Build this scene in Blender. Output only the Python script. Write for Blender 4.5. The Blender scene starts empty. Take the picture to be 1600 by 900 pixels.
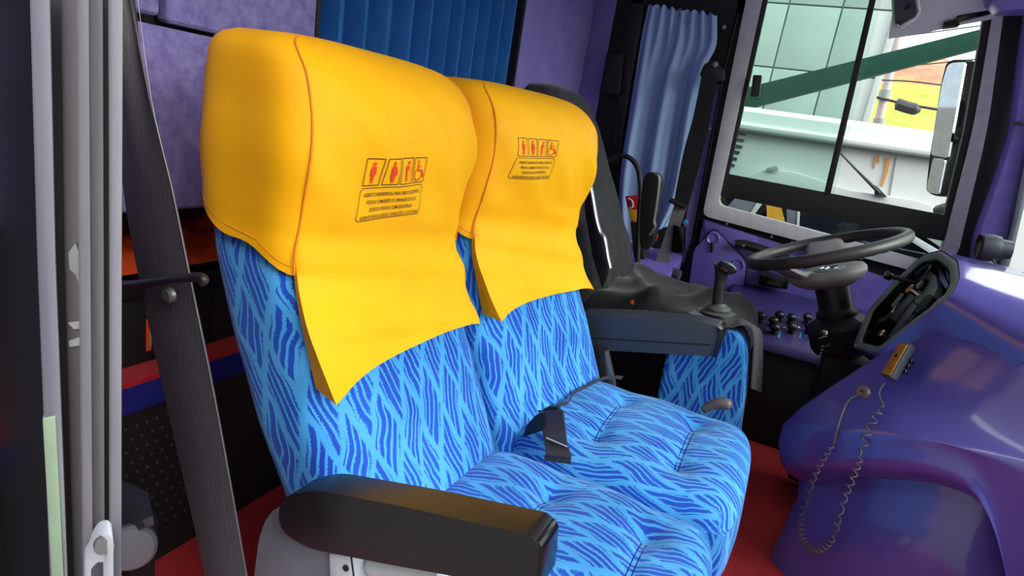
import bpy, bmesh, math, random
import numpy as np
from mathutils import Vector, Matrix
from mathutils import noise as mnoise
random.seed(7)
S = bpy.context.scene
COL = S.collection
PI = math.pi

# ------------------------------------------------------------------ camera
cam = bpy.data.cameras.new('camera')
cam.sensor_width = 36.0
cam.lens = 21.6
cam.clip_start = 0.02
camo = bpy.data.objects.new('camera', cam)
COL.objects.link(camo)
camo.matrix_world = Matrix(((0.8912, -0.2468, 0.3805, 0.0),
                            (0.4274, 0.1755, -0.8869, 0.0),
                            (0.1522, 0.9530, 0.2620, 1.05),
                            (0, 0, 0, 1)))
S.camera = camo

# ------------------------------------------------------------------ sky and exposure
world = bpy.data.worlds.new('overcast_sky')
S.world = world
world.use_nodes = True
wn = world.node_tree
wn.nodes.clear()
wo = wn.nodes.new('ShaderNodeOutputWorld')
wb = wn.nodes.new('ShaderNodeBackground')
wt = wn.nodes.new('ShaderNodeTexCoord')
ws = wn.nodes.new('ShaderNodeSeparateXYZ')
wr = wn.nodes.new('ShaderNodeValToRGB')
wr.color_ramp.elements[0].position = 0.0
wr.color_ramp.elements[0].color = (0.56, 0.66, 0.76, 1)
wr.color_ramp.elements[1].position = 0.6
wr.color_ramp.elements[1].color = (1.24, 1.27, 1.3, 1)
wn.links.new(wt.outputs['Generated'], ws.inputs[0])
wn.links.new(ws.outputs['Z'], wr.inputs[0])
wn.links.new(wr.outputs[0], wb.inputs['Color'])
wb.inputs['Strength'].default_value = 1.35
wn.links.new(wb.outputs[0], wo.inputs[0])

sd = bpy.data.lights.new('sun', 'SUN')
sd.energy = 3.0
sd.angle = math.radians(45)
sd.color = (1.0, 0.97, 0.92)
so = bpy.data.objects.new('sun', sd)
COL.objects.link(so)
so.rotation_euler = Vector((-0.84, 0.16, -0.52)).to_track_quat('-Z', 'Y').to_euler()

S.view_settings.view_transform = 'Standard'
S.view_settings.look = 'None'
S.view_settings.exposure = 1.0
S.view_settings.gamma = 1.0
S.view_settings.use_curve_mapping = False
S.cycles.max_bounces = 10
S.cycles.transparent_max_bounces = 12

# ------------------------------------------------------------------ materials
def srgb(r, g, b):
    f = lambda c: (c/12.92 if c <= 0.04045 else ((c+0.055)/1.055)**2.4)
    return (f(r/255), f(g/255), f(b/255), 1)

class G:
    """tiny expression builder over shader math nodes"""
    def __init__(s, nt): s.nt = nt
    def m(s, op, *a):
        n = s.nt.nodes.new('ShaderNodeMath'); n.operation = op
        for i, v in enumerate(a):
            if isinstance(v, (int, float)): n.inputs[i].default_value = v
            else: s.nt.links.new(v, n.inputs[i])
        return n.outputs[0]
    def noise(s, vec, scale, detail=3, rough=0.5):
        n = s.nt.nodes.new('ShaderNodeTexNoise')
        n.inputs['Scale'].default_value = scale
        n.inputs['Detail'].default_value = detail
        n.inputs['Roughness'].default_value = rough
        if vec is not None: s.nt.links.new(vec, n.inputs['Vector'])
        return n.outputs['Fac']
    def mix(s, f, a, b):
        n = s.nt.nodes.new('ShaderNodeMix'); n.data_type = 'RGBA'
        for k, v in ((0, f), (6, a), (7, b)):
            if isinstance(v, (int, float, tuple)): n.inputs[k].default_value = v
            else: s.nt.links.new(v, n.inputs[k])
        return n.outputs[2]
    def ramp(s, f, p0, p1):
        n = s.nt.nodes.new('ShaderNodeMapRange'); n.clamp = True
        n.inputs[1].default_value = p0; n.inputs[2].default_value = p1
        s.nt.links.new(f, n.inputs[0])
        return n.outputs[0]

def base(name):
    m = bpy.data.materials.new(name); m.use_nodes = True
    nt = m.node_tree
    b = nt.nodes['Principled BSDF']
    return m, nt, b, G(nt)

def mat(name, col, rough=0.5, metal=0.0, col2=None, nscale=30, bump=0.0, bscale=200, coat=0.0, spec=0.5, sheen=0.0, stretch=None, coatrough=0.05):
    m, nt, b, g = base(name)
    b.inputs['Roughness'].default_value = rough
    b.inputs['Metallic'].default_value = metal
    b.inputs['Specular IOR Level'].default_value = spec
    if coat:
        b.inputs['Coat Weight'].default_value = coat
        b.inputs['Coat Roughness'].default_value = coatrough
    if sheen:
        b.inputs['Sheen Weight'].default_value = sheen
        b.inputs['Sheen Roughness'].default_value = 0.4
    tc = nt.nodes.new('ShaderNodeTexCoord')
    vec = tc.outputs['Object']
    if stretch:
        mp = nt.nodes.new('ShaderNodeMapping')
        mp.inputs['Scale'].default_value = stretch
        nt.links.new(vec, mp.inputs[0]); vec = mp.outputs[0]
    c2 = col2 if col2 else tuple(c*0.86 for c in col[:3]) + (1,)
    f = g.ramp(g.noise(vec, nscale, 4, 0.6), 0.35, 0.65)
    nt.links.new(g.mix(f, col, c2), b.inputs['Base Color'])
    if bump:
        bn = nt.nodes.new('ShaderNodeBump')
        bn.inputs['Strength'].default_value = bump
        bn.inputs['Distance'].default_value = 0.002
        nt.links.new(g.noise(vec, bscale, 2, 0.6), bn.inputs['Height'])
        nt.links.new(bn.outputs[0], b.inputs['Normal'])
    return m

def glass(name, tint, refl=0.08, rough=0.0):
    m = bpy.data.materials.new(name); m.use_nodes = True
    nt = m.node_tree; nt.nodes.clear()
    o = nt.nodes.new('ShaderNodeOutputMaterial')
    t = nt.nodes.new('ShaderNodeBsdfTransparent'); t.inputs[0].default_value = tint
    gl = nt.nodes.new('ShaderNodeBsdfGlossy'); gl.inputs['Roughness'].default_value = rough
    gl.inputs['Color'].default_value = (0.9, 0.95, 0.93, 1)
    fr = nt.nodes.new('ShaderNodeFresnel'); fr.inputs[0].default_value = 1.25
    mx = nt.nodes.new('ShaderNodeMixShader')
    nt.links.new(fr.outputs[0], mx.inputs[0])
    nt.links.new(t.outputs[0], mx.inputs[1]); nt.links.new(gl.outputs[0], mx.inputs[2])
    nt.links.new(mx.outputs[0], o.inputs[0])
    return m

def leaf_fabric():
    """woven moquette: crossing pale ribbons with striped leaves between them"""
    m, nt, b, g = base('blue_leaf_moquette')
    uv = nt.nodes.new('ShaderNodeUVMap'); uv.uv_map = 'UVMap'
    wob = nt.nodes.new('ShaderNodeTexNoise'); wob.inputs['Scale'].default_value = 10; wob.inputs['Detail'].default_value = 2
    nt.links.new(uv.outputs[0], wob.inputs['Vector'])
    sp = nt.nodes.new('ShaderNodeSeparateXYZ'); nt.links.new(uv.outputs[0], sp.inputs[0])
    sw = nt.nodes.new('ShaderNodeSeparateColor'); nt.links.new(wob.outputs['Color'], sw.inputs[0])
    fine = g.noise(uv.outputs[0], 420, 2, 0.7)
    M = g.m
    fz = M('MULTIPLY', M('SUBTRACT', fine, 0.5), 0.006)
    u = M('ADD', M('ADD', sp.outputs[0], M('MULTIPLY', M('SUBTRACT', sw.outputs[0], 0.5), 0.034)), fz)
    v = M('ADD', M('ADD', sp.outputs[1], M('MULTIPLY', M('SUBTRACT', sw.outputs[1], 0.5), 0.080)), fz)
    s = M('DIVIDE', u, 0.030)
    t = M('DIVIDE', v, 0.165)
    a = M('ADD', t, M('MULTIPLY', s, 0.5))
    bb = M('SUBTRACT', t, M('MULTIPLY', s, 0.5))
    fa = M('FRACT', a); fb = M('FRACT', bb)
    par = M('MODULO', M('ABSOLUTE', M('ADD', M('FLOOR', a), M('MULTIPLY', M('FLOOR', bb), 1.0))), 2.0)
    # leaf stripes, running with one side of the diamond or the other
    p0 = M('ADD', M('MULTIPLY', fa, 4.2), M('MULTIPLY', M('MULTIPLY', fb, fb), -0.5))
    p1 = M('ADD', M('MULTIPLY', fb, 4.2), M('MULTIPLY', M('MULTIPLY', fa, fa), -0.5))
    ph = M('ADD', M('MULTIPLY', p0, M('SUBTRACT', 1.0, par)), M('MULTIPLY', p1, par))
    st = M('SINE', M('MULTIPLY', ph, 2*PI))
    wid = M('SUBTRACT', M('MULTIPLY', g.noise(uv.outputs[0], 9, 2), 1.5), 1.22)   # stripe width drifts over the cloth
    stripe = M('GREATER_THAN', M('ADD', st, M('MULTIPLY', M('SUBTRACT', fine, 0.5), 1.6)), wid)
    ribbon = M('GREATER_THAN', M('MINIMUM', fa, fb), M('ADD', 0.17, M('MULTIPLY', M('SUBTRACT', fine, 0.5), 0.24)))
    dark = M('MULTIPLY', stripe, ribbon)
    tone = g.ramp(g.noise(uv.outputs[0], 5, 2), 0.35, 0.65)
    light = g.mix(tone, srgb(52, 140, 206), srgb(76, 162, 226))
    drk = g.mix(tone, srgb(12, 52, 160), srgb(20, 80, 192))
    c = g.mix(dark, light, drk)
    nt.links.new(c, b.inputs['Base Color'])
    b.inputs['Roughness'].default_value = 0.75
    b.inputs['Specular IOR Level'].default_value = 0.25
    b.inputs['Sheen Weight'].default_value = 0.25
    b.inputs['Sheen Tint'].default_value = (0.6, 0.8, 1, 1)
    bn = nt.nodes.new('ShaderNodeBump'); bn.inputs['Strength'].default_value = 0.25; bn.inputs['Distance'].default_value = 0.0015
    nt.links.new(M('SUBTRACT', M('MULTIPLY', fine, 0.6), M('MULTIPLY', dark, 0.5)), bn.inputs['Height'])
    nt.links.new(bn.outputs[0], b.inputs['Normal'])
    return m

M = {}
M['leaf'] = leaf_fabric()
M['yellow'] = mat('yellow_cover_cloth', srgb(247, 177, 2), 0.62, col2=srgb(243, 169, 2), nscale=8, bump=0.12, bscale=500, spec=0.25)
M['orange_thread'] = mat('orange_thread', srgb(226, 128, 6), 0.7)
M['ink'] = mat('black_print', srgb(26, 20, 8), 0.7)
M['red_ink'] = mat('red_print', srgb(236, 62, 16), 0.7)
M['black_plastic'] = mat('black_plastic', srgb(28, 28, 30), 0.38, bump=0.15, bscale=700)
M['black_gloss'] = mat('black_gloss_plastic', srgb(16, 16, 18), 0.18)
M['black_rubber'] = mat('black_rubber', srgb(24, 24, 25), 0.6)
M['vinyl'] = mat('black_armrest_vinyl', srgb(27, 27, 28), 0.33, bump=0.10, bscale=900)
M['slate_vinyl'] = mat('dark_slate_plastic', srgb(58, 62, 72), 0.42, bump=0.12, bscale=700)
M['matt_black'] = mat('matt_black_paint', srgb(14, 14, 16), 0.7)
M['fur'] = mat('black_plush', srgb(48, 48, 50), 0.95, col2=srgb(32, 32, 34), nscale=22, bump=0.9, bscale=260, sheen=0.25, spec=0.1)
M['webbing'] = mat('black_webbing', srgb(62, 58, 64), 0.55, col2=srgb(54, 50, 56), nscale=400, bump=0.35, bscale=500, stretch=(1, 1, 0.15))
M['grey_webbing'] = mat('grey_webbing', srgb(120, 116, 122), 0.6, bump=0.3, bscale=500)
M['alu'] = mat('brushed_aluminium', srgb(158, 158, 162), 0.45, 0.4, col2=srgb(126, 125, 128), nscale=14, bump=0.08, bscale=90, stretch=(1, 1, 0.12))
M['alu_light'] = mat('bright_aluminium', srgb(176, 178, 186), 0.4, 0.4, col2=srgb(150, 152, 160), nscale=18, stretch=(1, 1, 0.1))
M['alu_dark'] = mat('dark_aluminium', srgb(126, 122, 126), 0.5, 0.4, col2=srgb(100, 96, 100), nscale=10, stretch=(1, 1, 0.15))  # darker aluminium tone for the post's grooves, web and backing
M['scuff'] = mat('scuffed_metal', srgb(176, 176, 178), 0.8, 0.1)
M['green_edge'] = mat('pale_green_edge', srgb(168, 196, 164), 0.5)
M['chrome'] = mat('chrome', srgb(220, 220, 224), 0.15, 1.0)
M['steel'] = mat('zinc_steel', srgb(150, 150, 152), 0.38, 0.85)
M['purple_carpet'] = mat('purple_wall_carpet', srgb(146, 136, 190), 0.95, col2=srgb(116, 104, 164), nscale=38, bump=0.9, bscale=300, sheen=0.25, spec=0.1)
M['purple_lining'] = mat('purple_lining', srgb(134, 120, 184), 0.9, col2=srgb(122, 108, 174), nscale=9, bump=0.4, bscale=420, spec=0.15)
M['purple_plastic'] = mat('purple_plastic', srgb(112, 98, 184), 0.32, bump=0.06, bscale=600)
M['purple_gloss'] = mat('purple_gloss_paint', srgb(84, 78, 162), 0.30, col2=srgb(80, 74, 158), nscale=3, coat=1.0, coatrough=0.09)
M['red_carpet'] = mat('red_carpet', srgb(196, 36, 42), 0.95, col2=srgb(160, 24, 32), nscale=160, bump=1.0, bscale=420, spec=0.1, sheen=0.2)
M['navy'] = mat('navy_carpet', srgb(34, 36, 120), 0.9, bump=0.6, bscale=300, spec=0.1)
M['curtain_blue'] = mat('dark_blue_curtain', srgb(48, 112, 180), 0.85, col2=srgb(40, 100, 168), nscale=12, bump=0.15, bscale=700, spec=0.15)
M['curtain_light'] = mat('light_blue_curtain', srgb(166, 192, 234), 0.85, col2=srgb(156, 182, 228), nscale=12, bump=0.15, bscale=700, spec=0.15)
M['frame_grey'] = mat('light_grey_frame', srgb(214, 212, 220), 0.45, bump=0.06, bscale=400)
M['liner'] = mat('pale_grey_headlining', srgb(232, 233, 236), 0.8, col2=srgb(224, 225, 230), nscale=6)
M['grey_shell'] = mat('grey_plastic_shell', srgb(112, 116, 128), 0.4, bump=0.08, bscale=700)
M['pale_plastic'] = mat('pale_grey_plastic', srgb(190, 194, 204), 0.45)
M['orange_plastic'] = mat('orange_plastic', srgb(238, 92, 34), 0.4)
M['orange_cloth'] = mat('orange_cloth', srgb(246, 92, 24), 0.8, col2=srgb(226, 66, 16), nscale=14, bump=0.5, bscale=60)
M['red_paint'] = mat('red_packet', srgb(206, 24, 30), 0.4)
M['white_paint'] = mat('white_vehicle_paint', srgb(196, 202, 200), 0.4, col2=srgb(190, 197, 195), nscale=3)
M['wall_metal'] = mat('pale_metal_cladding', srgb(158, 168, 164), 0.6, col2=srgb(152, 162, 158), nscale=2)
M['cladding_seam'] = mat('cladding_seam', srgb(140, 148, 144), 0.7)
M['green_steel'] = mat('green_painted_steel', srgb(12, 54, 42), 0.75, spec=0.15, col2=srgb(10, 48, 38), nscale=6)
M['rust'] = mat('rust_stain', srgb(214, 150, 70), 0.8)
M['concrete'] = mat('pole_concrete', srgb(176, 166, 158), 0.9, nscale=8)
M['cable'] = mat('cable_black', srgb(40, 42, 48), 0.6)
M['asphalt'] = mat('asphalt', srgb(110, 108, 106), 0.9, nscale=20, bump=0.5, bscale=80)
M['dark_plate'] = mat('dark_reflection_plate', srgb(26, 30, 40), 0.08)
M['dull_yellow'] = mat('dull_yellow', srgb(216, 160, 24), 0.7)  # packet yellow, also colours the imitated reflection in the lower pane
M['mirror'] = mat('mirror_glass', srgb(168, 174, 172), 0.03, 1.0)
M['pane_green'] = glass('green_tinted_glass', (0.84, 0.92, 0.89, 1))
M['pane'] = glass('clear_glass', (0.90, 0.96, 0.94, 1))
M['door_glass'] = mat('smoked_door_glass', srgb(34, 38, 36), 0.25, col2=srgb(30, 33, 31), nscale=2)
M['windscreen'] = glass('windscreen_glass', (0.90, 0.95, 0.93, 1))
M['boot'] = mat('grey_rubber_mat', srgb(84, 84, 88), 0.6, bump=0.1, bscale=500)
M['wheel_grey'] = mat('steering_grey', srgb(140, 138, 140), 0.5, bump=0.15, bscale=800)
M['wheel_rim'] = mat('steering_rim', srgb(58, 57, 58), 0.42, bump=0.2, bscale=700)
M['amber_face'] = mat('amber_handset_face', srgb(170, 118, 34), 0.35, col2=srgb(140, 92, 26), nscale=30)  # two mottled amber tones for the handset face
M['cord_grey'] = mat('grey_brown_cord', srgb(104, 94, 92), 0.4)
M['blue_mark'] = mat('blue_mark', srgb(52, 140, 220), 0.5)
M['vent_green'] = mat('grey_green_plastic', srgb(118, 134, 130), 0.4)
M['dark_purple'] = mat('dark_purple_plastic', srgb(52, 44, 100), 0.45, bump=0.05, bscale=500)
M['navy_sleeve'] = mat('dark_navy_sleeve', srgb(34, 38, 60), 0.5, bump=0.2, bscale=500)
M['copper'] = mat('copper_tag', srgb(190, 150, 132), 0.35, 0.6)

def hill_mat():
    m, nt, b, g = base('grassy_hill')
    tc = nt.nodes.new('ShaderNodeTexCoord'); sp = nt.nodes.new('ShaderNodeSeparateXYZ')
    nt.links.new(tc.outputs['Object'], sp.inputs[0])
    n1 = g.noise(tc.outputs['Object'], 0.35, 5, 0.6); n2 = g.noise(tc.outputs['Object'], 1.2, 4, 0.6)
    grass = g.mix(g.ramp(n2, 0.35, 0.65), srgb(118, 132, 34), srgb(156, 156, 58))
    h = g.m('ADD', sp.outputs[2], g.m('MULTIPLY', g.m('SUBTRACT', n1, 0.5), 2.4))
    soil = g.mix(g.ramp(n2, 0.4, 0.6), srgb(164, 88, 64), srgb(180, 112, 84))
    nt.links.new(g.mix(g.ramp(h, 6.3, 6.9), grass, soil), b.inputs['Base Color'])
    b.inputs['Roughness'].default_value = 0.95
    return m
M['hill'] = hill_mat()

# ------------------------------------------------------------------ mesh helpers
def root_loc(p):
    while p.parent is not None: p = p.parent
    return Vector(p.location)

def obj(name, bm, m, parent=None, smooth=True, at=None, angle=35, label=None):
    """link bm (built in world space) as ONE mesh object; origin moves to the parent thing's base, or to `at`"""
    off = root_loc(parent) if parent is not None else Vector(at) if at is not None else Vector((0, 0, 0))
    bmesh.ops.translate(bm, verts=bm.verts, vec=-off)
    me = bpy.data.meshes.new(name)
    bm.to_mesh(me); bm.free()
    for mm in (m if isinstance(m, (list, tuple)) else [m]): me.materials.append(mm)
    if smooth:
        me.shade_smooth()
        me.set_sharp_from_angle(angle=math.radians(angle))
    o = bpy.data.objects.new(name, me)
    COL.objects.link(o)
    if parent is not None: o.parent = parent
    else: o.location = off
    if label: o['label'] = label
    return o

def thing(name, label, cat, loc, group=None):
    o = bpy.data.objects.new(name, None); COL.objects.link(o)
    o.empty_display_size = 0.05
    o.location = loc; o['label'] = label; o['category'] = cat
    if group: o['group'] = group
    return o

def tag(o, label, cat, group=None):
    o['label'] = label; o['category'] = cat
    if group: o['group'] = group
    return o

def struct(name, loc=(0, 0, 0), label=None):
    o = bpy.data.objects.new(name, None); COL.objects.link(o)
    o.location = loc; o['kind'] = 'structure'
    if label: o['label'] = label
    return o

def sobj(name, bm, m, label=None, smooth=True, at=None):
    o = obj(name, bm, m, None, smooth, at); o['kind'] = 'structure'
    if label: o['label'] = label
    return o

def bevel(bm, w, seg=2, edges=None):
    if w > 0:
        bmesh.ops.bevel(bm, geom=list(edges if edges is not None else bm.edges), offset=w, segments=seg, profile=0.6, affect='EDGES', clamp_overlap=True)

def box(x0, x1, y0, y1, z0, z1, bv=0.0, seg=2, bm=None):
    own = bmesh.new()
    bmesh.ops.create_cube(own, size=1)
    for v in own.verts:
        v.co = Vector((x0 + (v.co.x+.5)*(x1-x0), y0 + (v.co.y+.5)*(y1-y0), z0 + (v.co.z+.5)*(z1-z0)))
    bevel(own, bv, seg)
    return own if bm is None else merge(bm, own)

def merge(a, b):
    me = bpy.data.meshes.new('tmp'); b.to_mesh(me); b.free()
    a.from_mesh(me); bpy.data.meshes.remove(me)
    return a

def obox(c, ax, ay, az, sx, sy, sz, bv=0.0, seg=2):
    """box centred at c with axes ax, ay, az (unit vectors) and full sizes"""
    bm = bmesh.new(); bmesh.ops.create_cube(bm, size=1)
    for v in bm.verts: v.co = Vector((v.co.x*sx, v.co.y*sy, v.co.z*sz))
    bevel(bm, bv, seg)
    ax, ay, az, c = Vector(ax), Vector(ay), Vector(az), Vector(c)
    for v in bm.verts:
        p = v.co.copy(); v.co = c + ax*p.x + ay*p.y + az*p.z
    bmesh.ops.recalc_face_normals(bm, faces=bm.faces)
    return bm

def prism(pts, d, bv=0.0, seg=2):
    """polygon pts (3D, planar) extruded by vector d"""
    bm = bmesh.new()
    d = Vector(d)
    a = [bm.verts.new(Vector(p)) for p in pts]
    b = [bm.verts.new(Vector(p)+d) for p in pts]
    n = len(pts)
    bm.faces.new(a); bm.faces.new(b[::-1])
    for i in range(n): bm.faces.new((a[i], b[i], b[(i+1) % n], a[(i+1) % n]))
    bmesh.ops.recalc_face_normals(bm, faces=bm.faces)
    bevel(bm, bv, seg)
    return bm

def rounded(pts, r, n=5):
    """planar polygon with its corners rounded"""
    out = []
    P = [Vector(p) for p in pts]
    N = len(P)
    for i in range(N):
        p, a, b = P[i], P[i-1], P[(i+1) % N]
        rr = r[i] if isinstance(r, (list, tuple)) else r
        da, db = (a-p), (b-p)
        rr = min(rr, da.length*.48, db.length*.48)
        s, e = p+da.normalized()*rr, p+db.normalized()*rr
        for k in range(n+1):
            t = k/n
            out.append(s*(1-t)**2 + p*2*t*(1-t) + e*t*t)
    return out

def framebm(outer, inner, d, bv=0.0):
    """ring between two loops of the same length, extruded by d"""
    bm = bmesh.new(); d = Vector(d); n = len(outer)
    L = [[bm.verts.new(Vector(p)+k) for p in q] for q in (outer, inner) for k in (Vector((0, 0, 0)), d)]
    o0, o1, i0, i1 = L
    for i in range(n):
        j = (i+1) % n
        bm.faces.new((o0[i], o0[j], i0[j], i0[i])); bm.faces.new((o1[i], i1[i], i1[j], o1[j]))
        bm.faces.new((o0[i], o1[i], o1[j], o0[j])); bm.faces.new((i0[i], i0[j], i1[j], i1[i]))
    bmesh.ops.recalc_face_normals(bm, faces=bm.faces)
    bevel(bm, bv, 2, [e for e in bm.edges if len(e.link_faces) == 2 and e.calc_face_angle(0) > 0.9])
    return bm

def spline(pts, n=8):
    """Catmull-Rom through pts"""
    P = [Vector(p) for p in pts]
    if len(P) < 3: return [P[0].lerp(P[1], i/n) for i in range(n+1)]
    P = [P[0]*2-P[1]] + P + [P[-1]*2-P[-2]]
    out = []
    for i in range(1, len(P)-2):
        for k in range(n):
            t = k/n
            a, b, c, d = P[i-1:i+3]
            out.append(0.5*((2*b) + (c-a)*t + (2*a-5*b+4*c-d)*t*t + (3*b-a-3*c+d)*t**3))
    out.append(P[-2])
    return out

def tube(path, r, seg=10, cap=True, bm=None, flat=None):
    """sweep of a circle (r may be a list) along a path"""
    own = bm if bm is not None else bmesh.new()
    P = [Vector(p) for p in path]
    rings = []
    t0 = (P[1]-P[0]).normalized()
    up = Vector((0, 0, 1)) if abs(t0.z) < .9 else Vector((0, 1, 0))
    nrm = t0.cross(up).normalized()
    for i, p in enumerate(P):
        t = (P[min(i+1, len(P)-1)]-P[max(i-1, 0)]).normalized()
        nrm = (nrm - t*nrm.dot(t)).normalized()
        bn = t.cross(nrm)
        rr = r[i] if isinstance(r, (list, tuple)) else r
        rings.append([own.verts.new(p + (nrm*math.cos(2*PI*k/seg) + bn*math.sin(2*PI*k/seg)*(flat or 1))*rr) for k in range(seg)])
    for a, b in zip(rings, rings[1:]):
        for k in range(seg): own.faces.new((a[k], a[(k+1) % seg], b[(k+1) % seg], b[k]))
    if cap:
        own.faces.new(rings[0][::-1]); own.faces.new(rings[-1])
    return own

def ribbon(path, widths, th=0.0015, n=None):
    """strap: path centreline, widths = full-width vectors (one or one per point)"""
    bm = bmesh.new()
    P = [Vector(p) for p in path]
    W = [Vector(w) for w in widths] if isinstance(widths, list) else [Vector(widths)]*len(P)
    rows = []
    K = 6
    for i, p in enumerate(P):
        t = (P[min(i+1, len(P)-1)]-P[max(i-1, 0)]).normalized()
        nn = t.cross(W[i]).normalized()*th/2
        rows.append([bm.verts.new(p + W[i]*(k/K-.5) + nn) for k in range(K+1)] + [bm.verts.new(p + W[i]*(.5-k/K) - nn) for k in range(K+1)])
    m = 2*(K+1)
    for a, b in zip(rows, rows[1:]):
        for k in range(m): bm.faces.new((a[k], a[(k+1) % m], b[(k+1) % m], b[k]))
    bm.faces.new(rows[0][::-1]); bm.faces.new(rows[-1])
    bmesh.ops.recalc_face_normals(bm, faces=bm.faces)
    return bm

def lathe(prof, c, ax=(0, 0, 1), seg=24, bm=None):
    """prof = [(r, h)...] turned about axis ax through c"""
    own = bm if bm is not None else bmesh.new()
    ax = Vector(ax).normalized(); c = Vector(c)
    u = ax.orthogonal().normalized(); w = ax.cross(u)
    rings = []
    for r, h in prof:
        if r < 1e-6: rings.append([own.verts.new(c+ax*h)])
        else: rings.append([own.verts.new(c + ax*h + (u*math.cos(2*PI*k/seg) + w*math.sin(2*PI*k/seg))*r) for k in range(seg)])
    for a, b in zip(rings, rings[1:]):
        for k in range(seg):
            j = (k+1) % seg
            if len(a) == 1 and len(b) == 1: break
            if len(a) == 1: own.faces.new((a[0], b[k], b[j]))
            elif len(b) == 1: own.faces.new((a[k], b[0], a[j]))
            else: own.faces.new((a[k], a[j], b[j], b[k]))
    if len(rings[0]) > 1: own.faces.new(rings[0])
    if len(rings[-1]) > 1: own.faces.new(rings[-1])
    bmesh.ops.recalc_face_normals(own, faces=own.faces)
    return own

def gridbm(P, closed_u=False, uv=None, flip=False):
    """P[i][j] 3D grid of points -> quads; uv[i][j] optional"""
    bm = bmesh.new()
    V = [[bm.verts.new(Vector(p)) for p in row] for row in P]
    ul = bm.loops.layers.uv.new('UVMap') if uv else None
    for i in range(len(V)-1):
        m = len(V[i])
        for j in range(m if closed_u else m-1):
            k = (j+1) % m
            f = bm.faces.new((V[i][j], V[i][k], V[i+1][k], V[i+1][j]))
            if ul:
                q = [uv[i][j], uv[i][j+1], uv[i+1][j+1], uv[i+1][j]]
                for lp, w in zip(f.loops, q): lp[ul].uv = w
    if flip: bmesh.ops.reverse_faces(bm, faces=bm.faces)
    return bm

def solidify(bm, th):
    bmesh.ops.recalc_face_normals(bm, faces=bm.faces)
    bmesh.ops.solidify(bm, geom=list(bm.faces), thickness=th)
    return bm

def lerp(a, b, t): return a+(b-a)*t
def smooth(t): t = max(0, min(1, t)); return t*t*(3-2*t)

# ================================================================== THE SETTING
sobj('floor', box(-1.07, 0.95, 0.22, 2.80, -0.06, 0.0), M['red_carpet'], 'red carpeted cab floor')
sobj('ceiling', box(-2.2, 1.25, 0.16, 2.90, 1.98, 2.04), M['liner'], 'pale grey cab ceiling')

# bulkhead behind the seats: carpeted pads with recessed joints round a curtained opening
wb_ = struct('wall_back', (-1.0, 1.5, 0.78), 'purple carpeted bulkhead behind the passenger seats')
def pad(y0, y1, z0, z1, m=M['purple_carpet'], x=-1.0, th=0.035, r=0.012):
    return obj('carpet_pad', box(x-th, x, y0, y1, z0, z1, r, 3), m, wb_)
zs = 1.115
pad(0.20, 0.722, zs+0.006, 1.98)
pad(0.734, 1.075, zs+0.000, 1.98)
pad(0.20, 1.075, 0.80, zs-0.007)
pad(2.06, 2.78, 0.80, 1.98, M['purple_lining'])
pad(1.075, 2.06, 0.55, 0.92)
obj('backing_board', box(-1.06, -1.04, 0.20, 1.07, 0.78, 1.98), M['matt_black'], wb_)
obj('backing_board', box(-1.06, -1.04, 2.065, 2.80, 0.45, 1.98), M['matt_black'], wb_)
obj('opening_frame', framebm([(-1.0, 1.072, 0.91), (-1.0, 2.065, 0.91), (-1.0, 2.065, 1.97), (-1.0, 1.072, 1.97)],
                             [(-1.0, 1.084, 0.925), (-1.0, 2.05, 0.925), (-1.0, 2.05, 1.955), (-1.0, 1.084, 1.955)], (-0.05, 0, 0)), M['matt_black'], wb_)
obj('opening_back', box(-1.24, -1.22, 1.06, 2.07, 0.9, 1.98), M['matt_black'], wb_)

# raised saloon floor behind the bulkhead
st_ = struct('trim_1', (-1.07, 1.2, 0.0), 'perforated black riser under the red carpeted step')
obj('riser', box(-1.10, -1.07, 0.22, 2.80, 0.0, 0.39), M['matt_black'], st_)
obj('nosing', box(-1.10, -1.062, 0.22, 2.80, 0.385, 0.442, 0.006), M['navy'], st_)
bm = bmesh.new()
for i in range(9):
    for j in range(11):
        lathe([(0.0035, 0), (0.0032, 0.002), (0.0, 0.003)], (-1.07, 0.655 + i*0.022 + (j % 2)*0.011, 0.09 + j*0.026), (1, 0, 0), 6, bm)
h = obj('perforation_studs', bm, M['slate_vinyl'], st_); h['kind'] = 'stuff'
obj('saloon_carpet', box(-2.2, -1.066, 0.22, 2.80, 0.435, 0.452, 0.004), M['red_carpet'], st_)
obj('saloon_back', box(-2.25, -2.2, 0.16, 2.86, 0.0, 2.0), M['matt_black'], st_)

# near wall behind the door post
sobj('wall_right', box(-2.2, -0.66, 0.16, 0.20, -0.3, 1.98), M['purple_lining'], 'purple side wall behind the door post')

sobj('wall_front', box(0.62, 1.25, 0.16, 0.20, -0.3, 1.98), M['purple_lining'], 'purple side wall ahead of the doorway')

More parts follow.
